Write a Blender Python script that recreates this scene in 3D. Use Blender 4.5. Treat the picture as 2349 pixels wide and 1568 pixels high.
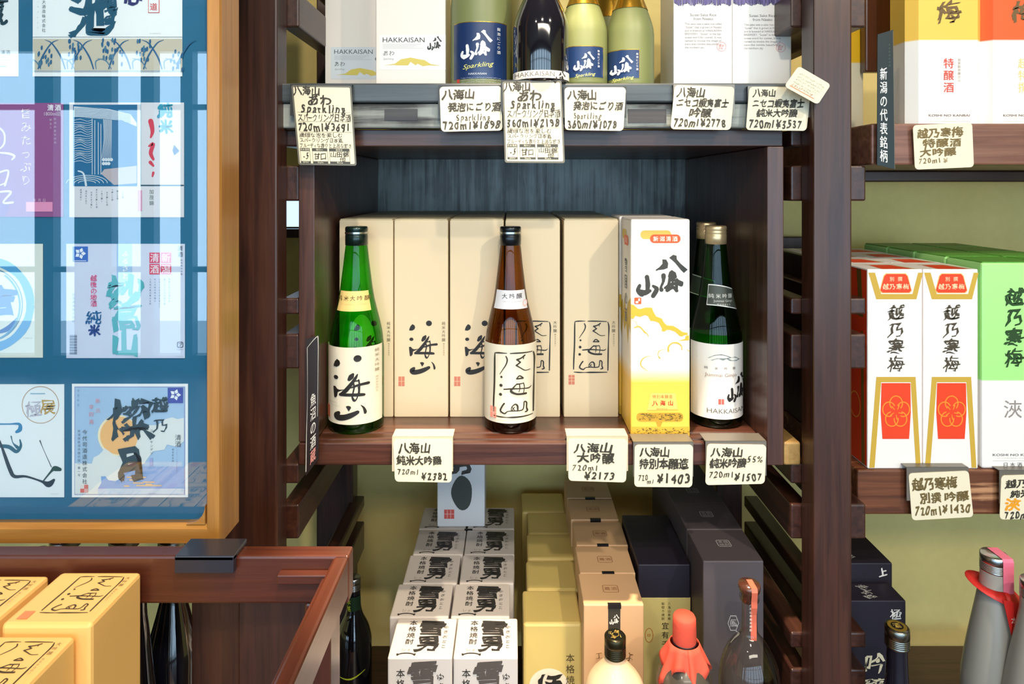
import bpy, bmesh, math, random
from mathutils import Vector, Matrix
from mathutils.geometry import tessellate_polygon
random.seed(7)
C = bpy.context
sc = C.scene
for o in list(bpy.data.objects): bpy.data.objects.remove(o)
COL = sc.collection
PI = math.pi

# ------------------------------------------------------------ camera, world, lights, exposure
F = 1520.0; CX = 1174.5; HY = 427.0; EYE = 1.4          # focal length in pixels, optical centre column, horizon row, eye height
cam = bpy.data.cameras.new('camera'); camo = bpy.data.objects.new('camera', cam); COL.objects.link(camo)
camo.location = (0, 0, EYE); camo.rotation_euler = (PI/2, 0, 0)
cam.sensor_width = 36; cam.lens = F/2349*36; cam.shift_y = -(784-HY)/2349; cam.clip_start = .02
sc.camera = camo
sc.view_settings.view_transform = 'Standard'; sc.view_settings.look = 'None'
sc.view_settings.gamma = 1; sc.view_settings.use_curve_mapping = False
sc.view_settings.exposure = 0.06
w = bpy.data.worlds.new('sky'); sc.world = w; w.use_nodes = True
bg = w.node_tree.nodes['Background']; bg.inputs[0].default_value = (.55, .78, 1.0, 1); bg.inputs[1].default_value = 1.6

def lin(c):
    return tuple(((v/255)/12.92 if v/255 <= .04045 else ((v/255+.055)/1.055)**2.4) for v in c)

def spot(name, loc, target, power, col, size, blend=.6, rad=.03):
    l = bpy.data.lights.new(name, 'SPOT'); l.energy = power; l.color = col; l.spot_size = math.radians(size); l.spot_blend = blend
    l.shadow_soft_size = rad
    o = bpy.data.objects.new(name, l); COL.objects.link(o); o.location = loc
    o.rotation_euler = (Vector(target)-Vector(loc)).to_track_quat('-Z', 'Y').to_euler()
    return o
def area(name, loc, target, power, col, sx, sy):
    l = bpy.data.lights.new(name, 'AREA'); l.energy = power; l.color = col; l.shape = 'RECTANGLE'; l.size = sx; l.size_y = sy
    o = bpy.data.objects.new(name, l); COL.objects.link(o); o.location = loc
    o.rotation_euler = (Vector(target)-Vector(loc)).to_track_quat('-Z', 'Y').to_euler()
    return o
WARM = (1, .80, .58); SOFTW = (1, .88, .72)
# track spots on the ceiling over the aisle, aimed at the shelves
spot('ceiling_spot', (.15, -.75, 2.62), (.0, 1.0, 1.1), 56, SOFTW, 70)
spot('ceiling_spot', (1.15, -.55, 2.62), (.75, 1.0, 1.15), 72, SOFTW, 70)
spot('ceiling_spot', (.10, .05, 2.62), (-.42, .62, .95), 75, WARM, 42)
spot('ceiling_spot', (.08, .63, 2.62), (.08, .80, .6), 260, WARM, 25, .25, .025)
spot('ceiling_spot', (-.75, -.9, 2.62), (-.2, 1.0, 1.1), 26, SOFTW, 70)
# daylight entering through the shop front behind the photographer
area('window_daylight', (-.4, -3.95, 1.6), (-.4, 1, 1.4), 190, (.54, .78, 1.0), 8.4, 2.6)
# added warm fill light overhead, further back, to soften the contrast
area('fill_panel', (.6, -1.9, 2.66), (.6, -1.9, 0), 58, (1, .90, .74), 2.6, .5)

# ------------------------------------------------------------ helpers
def W(px, py, Z):                                          # a point of the photo at depth Z, in world metres
    return Vector(((px-CX)*Z/F, Z, EYE-(py-HY)*Z/F))
def wx(px, Z): return (px-CX)*Z/F
def wz(py, Z): return EYE-(py-HY)*Z/F

MATS = {}
def mat(name, col, rough=.5, metal=0, spec=.5, emit=0, noise=0, bump=0, coat=0, nscale=40):
    if name in MATS: return MATS[name]
    m = bpy.data.materials.new(name); m.use_nodes = True; nt = m.node_tree; b = nt.nodes['Principled BSDF']
    l = lin(col)
    b.inputs['Base Color'].default_value = (*l, 1); b.inputs['Roughness'].default_value = rough
    b.inputs['Metallic'].default_value = metal; b.inputs['Specular IOR Level'].default_value = spec
    b.inputs['Coat Weight'].default_value = coat; b.inputs['Coat Roughness'].default_value = .08
    if emit:
        b.inputs['Emission Color'].default_value = (*l, 1); b.inputs['Emission Strength'].default_value = emit
    if noise or bump:
        tc = nt.nodes.new('ShaderNodeTexCoord'); n = nt.nodes.new('ShaderNodeTexNoise'); n.inputs['Scale'].default_value = nscale; n.inputs['Detail'].default_value = 4
        nt.links.new(tc.outputs['Object'], n.inputs['Vector'])
        if noise:
            mx = nt.nodes.new('ShaderNodeMix'); mx.data_type = 'RGBA'
            mx.inputs['A'].default_value = (*[v*(1-noise) for v in l], 1); mx.inputs['B'].default_value = (*[min(1, v*(1+noise)) for v in l], 1)
            nt.links.new(n.outputs['Fac'], mx.inputs['Factor']); nt.links.new(mx.outputs['Result'], b.inputs['Base Color'])
        if bump:
            bp = nt.nodes.new('ShaderNodeBump'); bp.inputs['Strength'].default_value = bump; bp.inputs['Distance'].default_value = .002
            nt.links.new(n.outputs['Fac'], bp.inputs['Height']); nt.links.new(bp.outputs['Normal'], b.inputs['Normal'])
    MATS[name] = m
    return m

def wood(name, dark, light, axis='x', rough=.38, spec=.5, wear=0, wearcol=(120, 125, 120), coat=.15, contrast=1.0):
    if name in MATS: return MATS[name]
    m = bpy.data.materials.new(name); m.use_nodes = True; nt = m.node_tree; b = nt.nodes['Principled BSDF']; L = nt.links.new
    tc = nt.nodes.new('ShaderNodeTexCoord'); mp = nt.nodes.new('ShaderNodeMapping')
    s = {'x': (4, 90, 90), 'y': (90, 4, 90), 'z': (90, 90, 4)}[axis]
    mp.inputs['Scale'].default_value = s
    L(tc.outputs['Object'], mp.inputs['Vector'])
    n = nt.nodes.new('ShaderNodeTexNoise'); n.inputs['Scale'].default_value = 1; n.inputs['Detail'].default_value = 8; n.inputs['Roughness'].default_value = .65
    n.inputs['Distortion'].default_value = .6
    L(mp.outputs[0], n.inputs['Vector'])
    n2 = nt.nodes.new('ShaderNodeTexNoise'); n2.inputs['Scale'].default_value = 9; n2.inputs['Detail'].default_value = 5
    L(tc.outputs['Object'], n2.inputs['Vector'])
    r = nt.nodes.new('ShaderNodeValToRGB'); r.color_ramp.elements[0].position = .5-.18/contrast; r.color_ramp.elements[1].position = .5+.22/contrast
    r.color_ramp.elements[0].color = (*lin(dark), 1); r.color_ramp.elements[1].color = (*lin(light), 1)
    L(n.outputs['Fac'], r.inputs[0])
    out = r.outputs[0]
    if wear:
        r2 = nt.nodes.new('ShaderNodeValToRGB'); r2.color_ramp.elements[0].position = .62-wear*.2; r2.color_ramp.elements[1].position = .70-wear*.12
        mm = nt.nodes.new('ShaderNodeMath'); mm.operation = 'MULTIPLY_ADD'; mm.inputs[1].default_value = .55
        L(n.outputs['Fac'], mm.inputs[0]); 
        m3 = nt.nodes.new('ShaderNodeMath'); m3.operation = 'MULTIPLY'; m3.inputs[1].default_value = .55
        L(n2.outputs['Fac'], m3.inputs[0]); L(m3.outputs[0], mm.inputs[2])
        L(mm.outputs[0], r2.inputs[0])
        mx = nt.nodes.new('ShaderNodeMix'); mx.data_type = 'RGBA'; mx.inputs['B'].default_value = (*lin(wearcol), 1)
        L(r2.outputs[0], mx.inputs['Factor']); L(out, mx.inputs['A']); out = mx.outputs['Result']
    L(out, b.inputs['Base Color'])
    mr = nt.nodes.new('ShaderNodeMapRange'); mr.inputs['To Min'].default_value = rough-.08; mr.inputs['To Max'].default_value = rough+.14
    L(n2.outputs['Fac'], mr.inputs['Value']); L(mr.outputs[0], b.inputs['Roughness'])
    b.inputs['Specular IOR Level'].default_value = spec; b.inputs['Coat Weight'].default_value = coat; b.inputs['Coat Roughness'].default_value = .22
    bp = nt.nodes.new('ShaderNodeBump'); bp.inputs['Strength'].default_value = .25; bp.inputs['Distance'].default_value = .001
    L(n.outputs['Fac'], bp.inputs['Height']); L(bp.outputs[0], b.inputs['Normal'])
    MATS[name] = m
    return m

def tinted_glass(name, tint, edge, refl=1.45, rough=0.0, body=0.0, bodycol=(0, 0, 0)):
    """thin coloured glass: transparent with a deeper tint where the wall is seen edge-on, mirror sheen by Fresnel"""
    if name in MATS: return MATS[name]
    m = bpy.data.materials.new(name); m.use_nodes = True; nt = m.node_tree; L = nt.links.new
    nt.nodes.remove(nt.nodes['Principled BSDF']); out = nt.nodes['Material Output']
    lw = nt.nodes.new('ShaderNodeLayerWeight'); lw.inputs['Blend'].default_value = .45
    mx = nt.nodes.new('ShaderNodeMix'); mx.data_type = 'RGBA'; mx.inputs['A'].default_value = (*tint, 1); mx.inputs['B'].default_value = (*edge, 1)
    L(lw.outputs['Facing'], mx.inputs['Factor'])
    tr = nt.nodes.new('ShaderNodeBsdfTransparent'); L(mx.outputs['Result'], tr.inputs['Color'])
    base = tr.outputs[0]
    if body:
        df = nt.nodes.new('ShaderNodeBsdfDiffuse'); df.inputs['Color'].default_value = (*bodycol, 1)
        ms = nt.nodes.new('ShaderNodeMixShader'); ms.inputs[0].default_value = body
        L(base, ms.inputs[1]); L(df.outputs[0], ms.inputs[2]); base = ms.outputs[0]
    gl = nt.nodes.new('ShaderNodeBsdfGlossy'); gl.inputs['Roughness'].default_value = rough
    f0 = ((refl-1)/(refl+1))**2                            # Schlick reflectance, the same from either side of the thin wall
    l2 = nt.nodes.new('ShaderNodeLayerWeight'); l2.inputs['Blend'].default_value = .5
    pw = nt.nodes.new('ShaderNodeMath'); pw.operation = 'POWER'; pw.inputs[1].default_value = 5; L(l2.outputs['Facing'], pw.inputs[0])
    ma = nt.nodes.new('ShaderNodeMath'); ma.operation = 'MULTIPLY_ADD'; ma.inputs[1].default_value = 1-f0; ma.inputs[2].default_value = f0; L(pw.outputs[0], ma.inputs[0])
    ms = nt.nodes.new('ShaderNodeMixShader'); L(ma.outputs[0], ms.inputs[0]); L(base, ms.inputs[1]); L(gl.outputs[0], ms.inputs[2])
    L(ms.outputs[0], out.inputs['Surface'])
    MATS[name] = m
    return m

def pcol(col, rough=.55):                                  # printing ink or paper colour
    return mat('ink_%d_%d_%d' % col, col, rough)

def link(name, me, m=None, parent=None, loc=None):
    o = bpy.data.objects.new(name, me); COL.objects.link(o)
    if m is not None: me.materials.append(m)
    if parent: o.parent = parent
    if loc is not None: o.location = loc
    return o
def tag(o, label=None, cat=None, group=None, kind=None):
    if label: o['label'] = label
    if cat: o['category'] = cat
    if group: o['group'] = group
    if kind: o['kind'] = kind
    return o
def empty(name, loc, label=None, cat=None, group=None, rz=0):
    o = bpy.data.objects.new(name, None); COL.objects.link(o); o.location = loc; o.rotation_euler = (0, 0, rz); o.empty_display_size = .02
    return tag(o, label, cat, group)
def copy_tree(o, parent=None):
    c = o.copy(); COL.objects.link(c)
    if parent: c.parent = parent
    for ch in list(o.children): copy_tree(ch, c)
    return c
def mesh(verts, faces, smooth=False):
    me = bpy.data.meshes.new('mesh'); me.from_pydata([tuple(v) for v in verts], [], faces)
    if smooth: me.polygons.foreach_set('use_smooth', [True]*len(me.polygons))
    me.update()
    return me
def box_mesh(x0, x1, y0, y1, z0, z1, bev=.001, seg=2):
    bm = bmesh.new()
    vs = [bm.verts.new(p) for p in ((x0,y0,z0),(x1,y0,z0),(x1,y1,z0),(x0,y1,z0),(x0,y0,z1),(x1,y0,z1),(x1,y1,z1),(x0,y1,z1))]
    for f in ((3,2,1,0),(4,5,6,7),(0,1,5,4),(1,2,6,5),(2,3,7,6),(3,0,4,7)): bm.faces.new([vs[i] for i in f])
    if bev: bmesh.ops.bevel(bm, geom=bm.edges[:]+bm.verts[:], offset=bev, segments=seg, profile=.5, affect='EDGES')
    me = bpy.data.meshes.new('mesh'); bm.to_mesh(me); bm.free()
    if bev: me.polygons.foreach_set('use_smooth', [len(p.vertices) != 4 or p.area < bev*bev*4 for p in me.polygons])
    return me
def box(name, dims, m, parent=None, bev=.001, loc=None, origin=None):
    """dims in world metres; origin = world place of the parent, so that the mesh is written in the parent's space"""
    x0, x1, y0, y1, z0, z1 = dims
    if origin is None and parent is not None: origin = parent.location
    if origin is not None:
        x0 -= origin[0]; x1 -= origin[0]; y0 -= origin[1]; y1 -= origin[1]; z0 -= origin[2]; z1 -= origin[2]
        return link(name, box_mesh(x0, x1, y0, y1, z0, z1, bev), m, parent)
    c = ((x0+x1)/2, (y0+y1)/2, z0)
    return link(name, box_mesh(x0-c[0], x1-c[0], y0-c[1], y1-c[1], 0, z1-z0, bev), m, parent, c)
def lathe(profile, n=40, a0=0, a1=2*PI):
    full = abs(a1-a0-2*PI) < 1e-6; k = n if full else n+1
    vs, fs = [], []
    for r, z in profile:
        for i in range(k):
            a = a0+(a1-a0)*i/n
            vs.append((r*math.sin(a), -r*math.cos(a), z))
    for j in range(len(profile)-1):
        for i in range(n):
            a, b = j*k+i, j*k+(i+1) % k
            fs.append((a, b, b+k, a+k))
    return mesh(vs, fs, True)
def spline(pts, step=6):                                   # Catmull-Rom through any tuples
    out = []
    P = [pts[0]]+list(pts)+[pts[-1]]
    for i in range(1, len(P)-2):
        p0, p1, p2, p3 = P[i-1], P[i], P[i+1], P[i+2]
        for k in range(step):
            t = k/step
            out.append(tuple(.5*((2*b)+(-a+c)*t+(2*a-5*b+4*c-d)*t*t+(-a+3*b-3*c+d)*t**3) for a, b, c, d in zip(p0, p1, p2, p3)))
    out.append(tuple(P[-2]))
    return out

# ------------------------------------------------------------ lettering from the built-in typeface, cached per character
GL = {}
def glyph(s, bold=0.0):
    k = (s, bold)
    if k in GL: return GL[k]
    c = bpy.data.curves.new('t', 'FONT'); c.body = s; c.resolution_u = 3; c.offset = bold
    o = bpy.data.objects.new('t', c); COL.objects.link(o)
    dg = C.evaluated_depsgraph_get(); me = bpy.data.meshes.new_from_object(o.evaluated_get(dg))
    v = [(p.co.x, p.co.y) for p in me.vertices]; f = [tuple(p.vertices) for p in me.polygons]
    bpy.data.objects.remove(o); bpy.data.curves.remove(c); bpy.data.meshes.remove(me)
    xs = [a for a, b in v] or [0]; ys = [b for a, b in v] or [0]
    GL[k] = (v, f, min(xs), max(xs), min(ys), max(ys))
    return GL[k]
def is_cjk(ch): return ord(ch) > 0x2E00

class Print:
    """flat print collected in 2D (x right, y down), later laid on a surface"""
    def __init__(s): s.parts = {}; s.k = 0
    def add(s, vs, fs, col, lvl, name):
        V, Fc = s.parts.setdefault((name, col), ([], []))
        s.k = (s.k+1) % 40; lvl = lvl+.014*s.k             # overlapping strokes never share one plane
        n = len(V); V.extend((x, y, lvl) for x, y in vs); Fc.extend(tuple(i+n for i in f) for f in fs)
    def poly(s, pts, col, lvl=1, name='printing'):
        t = tessellate_polygon([[Vector((x, y, 0)) for x, y in pts]])
        s.add(pts, [tuple(a) for a in t], col, lvl, name)
    def rect(s, x0, y0, x1, y1, col, lvl=1, name='printing', nx=1, ny=1):
        vs = [(x0+(x1-x0)*i/nx, y0+(y1-y0)*j/ny) for j in range(ny+1) for i in range(nx+1)]
        fs = [(j*(nx+1)+i, j*(nx+1)+i+1, (j+1)*(nx+1)+i+1, (j+1)*(nx+1)+i) for j in range(ny) for i in range(nx)]
        s.add(vs, fs, col, lvl, name)
    def rrect(s, x0, y0, x1, y1, r, col, lvl=1, name='printing'):
        s.poly(rr(x0, y0, x1, y1, r), col, lvl, name)
    def disc(s, cx, cy, rx, col, lvl=1, ry=None, name='printing', n=20, wob=0):
        ry = ry or rx
        s.poly([(cx+rx*(1+wob*math.sin(3*a+cx))*math.cos(a), cy+ry*(1+wob*math.sin(2*a+cy))*math.sin(a)) for a in [2*PI*i/n for i in range(n)]], col, lvl, name)
    def ring(s, cx, cy, r, wd, col, lvl=1, ry=None, a0=0, a1=2*PI, name='printing', n=40, wob=0):
        ry = ry or r
        s.stroke([(cx+r*math.cos(a0+(a1-a0)*i/n), cy+ry*math.sin(a0+(a1-a0)*i/n), wd*(1+wob*math.sin(5*i))) for i in range(n+1)], col, lvl, name, raw=True)
    def stroke(s, pts, col, lvl=1, name='lettering', raw=False, rough=0, step=5):
        p = pts if raw else spline(pts, step)
        vs, fs = [], []
        for i, (x, y, wd) in enumerate(p):
            a = p[max(i-1, 0)]; b = p[min(i+1, len(p)-1)]
            dx, dy = b[0]-a[0], b[1]-a[1]; d = math.hypot(dx, dy) or 1
            h = max(wd, .01)/2*(1+(rough*random.uniform(-1, 1) if rough else 0))
            vs += [(x-dy/d*h, y+dx/d*h), (x+dy/d*h, y-dx/d*h)]
            if i: fs.append((2*i-2, 2*i-1, 2*i+1, 2*i))
        s.add(vs, fs, col, lvl, name)
        if not raw:
            for x, y, wd in (p[0], p[-1]):
                if wd > .3: s.disc(x, y, wd/2, col, lvl, name=name, n=8)
    def line(s, x0, y0, x1, y1, wd, col, lvl=1, name='printing'):
        s.stroke([(x0, y0, wd), (x1, y1, wd)], col, lvl, name, raw=True)
    def ch(s, c, cx, cy, size, col, lvl=2, bold=0, sx=1, shear=0, rot=0, wob=0, name='lettering', brush=0):
        v0, f0, a, b, lo, hi = glyph(c)
        if bold > .004:                                    # heavier weight: the same outline laid down shifted
            q = bold*.8
            sh = ((-q, -q*.6), (q, q*.6)) if bold <= .026 else ((-q, -q), (q, q), (-q, q), (q, -q)) if bold < .045 else ((-q, -q), (q, q), (-q, q), (q, -q), (0, 0), (-q, 0), (q, 0), (0, q), (0, -q))
            lay = [[(x+dx, y+dy) for x, y in v0] for dx, dy in sh]
        else: lay = [v0]
        ox = .5 if is_cjk(c) else (a+b)/2
        ph = (ord(c[0])*1.7) % 6.28+cx
        cr, sr = math.cos(rot), math.sin(rot)
        for v in lay:
          out = []
          for x, y in v:
            x = (x-ox)*sx; y = y-.37
            if brush:                                      # thick and thin: strokes bow and swell like brush work
                x, y = x+brush*.05*math.sin(9*y+ph)+brush*.02*math.sin(31*x+17*y), y+brush*.06*x+brush*.03*math.sin(11*x+ph)+brush*.02*math.sin(29*y+13*x)
            if wob: x, y = x+wob*math.sin(6*y+ph), y+wob*math.sin(7*x+ph)
            x += shear*y
            x, y = x*cr-y*sr, x*sr+y*cr
            out.append((cx+x*size, cy-y*size))
          s.add(out, f0, col, lvl, name)
    def vtext(s, t, cx, y0, size, col, pitch=None, **k):
        pitch = pitch or size*1.08
        for i, c in enumerate(t):
            if c != ' ': s.ch(c, cx, y0+size/2+i*pitch, size, col, **k)
    def htext(s, t, x0, cy, size, col, pitch=None, **k):
        pitch = pitch or size*1.04
        for i, c in enumerate(t):
            if c != ' ': s.ch(c, x0+size/2+i*pitch, cy, size, col, **k)
    def latin(s, t, x0, x1, yb, h, col, lvl=2, bold=0, shear=0, name='lettering', slope=0):
        v, f, a, b, lo, hi = glyph(t, max(-.012, min(bold, .012)))
        sxx = (x1-x0)/(b-a); sy = h/.69
        s.add([(x0+(x-a)*sxx+shear*y*sy, yb-y*sy-slope*(x-a)*sxx) for x, y in v], f, col, lvl, name)
    def hand(s, t, x0, x1, cy, size, col, bold=.016, slope=0, lvl=2, name='lettering'):
        wt = {' ': .4, 'm': .8, 'l': .42, '1': .5, 'i': .35, 'S': .62, 'k': .55, 'r': .42, '¥': .68, '%': .7, 'ー': .7, '。': .5, 'ィ': .7, 'パ': .9}
        ws = [wt.get(c, .94 if is_cjk(c) else .56) for c in t]; T = sum(ws); x = x0
        for c, q in zip(t, ws):
            wd = (x1-x0)*q/T
            if c != ' ':
                nat = size*(1.0 if is_cjk(c) else .62*q/.56)
                sx = min(1.35, max(.6, wd/nat*(.98 if is_cjk(c) else .94)))
                sz = size*random.uniform(.93, 1.08)*(1.15 if not is_cjk(c) else 1)
                s.ch(c, x+wd/2, cy-slope*(x-x0)+random.uniform(-.03, .03)*size, sz, col, lvl=lvl, bold=bold, sx=sx/(1.15 if not is_cjk(c) else 1), shear=random.uniform(.02, .16),
                     rot=random.uniform(-.03, .08), wob=.022, name=name, brush=.5)
            x += wd
    def scribble(s, x0, y0, x1, size, col, lvl=2):         # writing too small to read
        n = int((x1-x0)/size*1.4); pts = []
        for i in range(n):
            x = x0+(x1-x0)*i/n
            for _ in range(2):
                a = (x+random.uniform(-.3, .3)*size, y0+random.uniform(-.45, .45)*size, size*.12)
                b = (x+random.uniform(0, .6)*size, y0+random.uniform(-.45, .45)*size, size*.12)
                s.stroke([a, b], col, lvl, raw=True)
    def build(s, parent, fn, rough=.55):
        for (name, col), (V, Fc) in s.parts.items():
            me = mesh([fn(x, y, l) for x, y, l in V], Fc)
            link(name, me, pcol(col, rough) if isinstance(col, tuple) else col, parent)

def rr(x0, y0, x1, y1, r, n=5):
    pts = []
    for cx, cy, a in ((x1-r, y0+r, -PI/2), (x1-r, y1-r, 0), (x0+r, y1-r, PI/2), (x0+r, y0+r, PI)):
        pts += [(cx+r*math.cos(a+PI/2*i/n), cy+r*math.sin(a+PI/2*i/n)) for i in range(n+1)]
    return pts
LV = .00016
def on_front(root, Z):                                     # print read off the photo, laid on the plane y = Z
    o = root.location
    return lambda x, y, l: (wx(x, Z)-o[0], Z-o[1]-LV*(l+.5), wz(y, Z)-o[2])
def on_top(x0, x1, y0, y1, z):                             # 0..100 square on a lid, local space, v = 0 at the back
    return lambda u, v, l: (x0+(x1-x0)*u/100, y1-(y1-y0)*v/100, z+LV*(l+.5))
def on_round(root, Yc, r, cxp, Zs):                        # print wrapped round a bottle whose axis shows at column cxp
    o = root.location
    def f(x, y, l):
        s = max(-.985, min(.985, (x-cxp)*Yc/F/r)); a = math.asin(s); R = r+.0007+LV*l
        return (R*math.sin(a), -R*math.cos(a), wz(y, Zs)-o[2])
    return f
def quad(q, Wd, Hd, Z, o=(0, 0, 0)):
    P = [Vector(W(a, b, Z)) for a, b in q]; ov = Vector(o)
    def f(x, y, l):
        u, v = x/Wd, y/Hd
        p = (P[0]*(1-u)+P[1]*u)*(1-v)+(P[3]*(1-u)+P[2]*u)*v
        return p-ov+Vector((0, -LV*(l+.5), 0))
    return f

# the three brush logos, as strokes
def aff(ox, oy, sx, sy, tx, ty): return lambda x, y: (tx+(x-ox)*sx, ty+(y-oy)*sy)
def logo_ink(p, A, k, col, lvl=2):
    def P(pts): p.poly([A(x, y) for x, y in pts], col, lvl, 'lettering')
    def S(pts): p.stroke([(*A(x, y), w_*k) for x, y, w_ in pts], col, lvl)
    P([(285,290),(335,320),(350,370),(330,415),(275,445),(210,440),(215,400),(240,340)])
    P([(670+70*math.cos(a), 272+66*math.sin(a)) for a in [i*PI/7 for i in range(14)]])
    P([(262+48*math.cos(a), 648+40*math.sin(a)) for a in [i*PI/6 for i in range(12)]])
    P([(205,830),(250,825),(285,870),(330,885),(440,870),(300,935),(290,1010),(255,1050),(225,1040),(210,900)])
    S([(590,575,50),(560,620,95),(520,675,60)]); S([(670,580,20),(640,640,50),(590,720,60),(510,830,75),(440,910,75),(350,975,40)])
    S([(350,975,55),(560,975,60),(720,980,60),(780,985,50)]); S([(540,840,12),(600,820,35),(700,785,45),(850,768,55)])
    S([(600,750,30),(612,830,30),(590,940,26),(575,1000,24),(600,1070,45),(625,1090,30),(665,1030,20),(690,900,20),(680,820,16)])
    S([(690,690,30),(705,800,26),(700,940,26)]); S([(600,715,20),(690,700,28)])
    P([(460,1200),(500,1185),(545,1195),(558,1225),(515,1295)])
    S([(320,1335,70),(275,1385,110),(310,1425,115),(430,1415,110),(560,1370,100),(670,1315,70)]); S([(730,1185,12),(775,1240,35),(800,1320,50),(797,1345,40)])
def logo_frame(p, A, k, col, lvl=2, seal=(214, 120, 90)):
    def S(pts): p.stroke([(*A(x, y), w_*k) for x, y, w_ in pts], col, lvl)
    S([(325,160,16),(322,260,26),(318,600,28),(305,900,28),(300,1100,20)]); S([(985,160,16),(1005,260,28),(998,500,18),(990,800,28),(985,1120,22)])
    S([(325,150,14),(400,140,24),(530,140,10)]); S([(585,142,14),(700,140,24),(960,148,14)])
    S([(305,1155,12),(400,1163,24),(520,1165,14),(640,1163,30),(850,1162,22),(970,1160,14)])
    S([(515,190,20),(537,245,24),(515,320,20),(470,390,16),(410,480,9)])
    S([(835,185,25),(770,225,24),(700,245,30)]); S([(700,245,22),(760,290,22)]); S([(760,290,22),(690,335,28)]); S([(690,335,22),(760,380,18),(840,428,14),(925,425,11)])
    S([(815,195,12),(810,240,14)])
    for a, b, r in ((438,523,20),(430,658,28),(422,803,27)):
        x, y = A(a, b); p.disc(x, y, r*k, col, lvl, name='lettering', n=10)
    S([(695,548,20),(745,505,22),(805,545,22)]); S([(695,550,24),(805,550,24)])
    S([(480,717,22),(620,707,26),(780,714,20),(905,722,20),(945,695,10)]); S([(700,630,18),(640,690,26),(600,745,40),(700,795,36),(855,800,36)])
    S([(700,638,26),(800,632,16)]); S([(742,640,18),(750,700,16),(735,765,10)]); S([(810,625,16),(828,690,14),(810,800,12)])
    S([(485,945,28),(450,990,26),(420,1065,28),(490,1105,26),(540,1070,16),(620,1060,18),(780,1060,20),(815,1010,18),(825,930,22),(865,950,24),(865,1030,24),(880,1080,28),(840,1095,20)])
    S([(605,1060,14),(612,1000,16),(670,955,24),(710,985,30),(715,1050,24)]); S([(620,1000,12),(660,1050,12)]); S([(660,1000,12),(620,1050,12)])
    if seal:
        x0, y0 = A(200, 1215); x1, y1 = A(320, 1405)
        p.rect(x0, y0, x1, y1, seal, lvl, 'seal')
        for j in (.3, .62): p.line(x0, y0+(y1-y0)*j, x1, y0+(y1-y0)*j, k*8, (236, 205, 160), lvl+1, 'seal')
        p.line((x0+x1)/2, y0, (x0+x1)/2, y1, k*8, (236, 205, 160), lvl+1, 'seal')
def logo_brush(p, A, k, col, lvl=2):
    def P(pts): p.poly([A(x, y) for x, y in pts], col, lvl, 'lettering')
    def S(pts, r=.10): p.stroke([(*A(x, y), w_*k) for x, y, w_ in pts], col, lvl, rough=r)
    P([(365,158),(408,162),(428,200),(422,250),(380,266),(320,272),(298,284),(296,268),(335,240),(366,205)])
    P([(436,142),(480,110),(516,120),(520,160),(560,205),(634,268),(594,302),(566,275),(500,195),(462,160)])
    S([(378,330,52),(376,390,30),(352,450,28),(356,480,46)]); P([(438,292),(465,270),(508,298),(522,350),(490,372),(440,368),(424,340)])
    S([(446,360,34),(432,430,34),(418,485,42)]); S([(425,478,42),(480,455,34),(520,490,34)]); S([(520,375,34),(516,430,30),(515,490,34)])
    S([(392,462,24),(450,425,30),(520,415,34),(565,425,44)]); S([(476,380,24),(466,450,24)]); S([(440,374,30),(525,385,30)]); S([(515,375,24),(570,410,40)])
    S([(203,345,48),(212,420,52),(205,505,44)]); S([(126,435,34),(108,490,44),(150,530,50)]); S([(120,500,56),(175,512,64),(235,492,36)]); S([(268,440,28),(306,475,50),(268,545,48)])

# ------------------------------------------------------------ materials
M_wood = lambda ax: wood('dark_stained_wood_'+ax, (42, 18, 13), (80, 46, 32), ax, rough=.40, coat=.35)
M_woodr = lambda ax: wood('brown_stained_wood_'+ax, (62, 30, 20), (118, 68, 44), ax, rough=.45, coat=.15)
M_red = lambda ax: wood('red_brown_lacquered_wood_'+ax, (62, 27, 18), (98, 48, 30), ax, rough=.30, coat=.5, contrast=.6)
M_oak = lambda ax: wood('amber_varnished_wood_'+ax, (140, 92, 36), (188, 136, 66), ax, rough=.35, coat=.4, contrast=.7)
M_worn = wood('worn_grey_wood', (40, 38, 40), (84, 84, 80), 'x', rough=.5, wear=.9, wearcol=(150, 156, 150), coat=0)
M_back = wood('open_grained_board', (34, 38, 38), (76, 78, 74), 'z', rough=.40, wear=.8, wearcol=(132, 142, 140), coat=.1, contrast=1.4)
CREAM = mat('cream_card', (226, 206, 170), .5, spec=.4)
WHITE = mat('white_coated_card', (240, 236, 230), .4, spec=.5)
INK = (34, 31, 28)

# ------------------------------------------------------------ the shop around the shelves
X0, X1, Y0, Y1, ZC = -4.6, 3.6, -3.6, 1.37, 2.75
plaster = mat('beige_green_plaster', (238, 216, 140), .85, noise=.05, bump=.2, nscale=60)
s = box('floor', (X0, X1, Y0, Y1, -.05, 0), mat('dark_wood_floor', (70, 46, 34), .4, noise=.2), bev=0); tag(s, kind='structure')
s = box('ceiling', (X0, X1, Y0, Y1, ZC, ZC+.05), mat('dark_ceiling', (120, 108, 92), .8), bev=0); tag(s, kind='structure')
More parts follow.
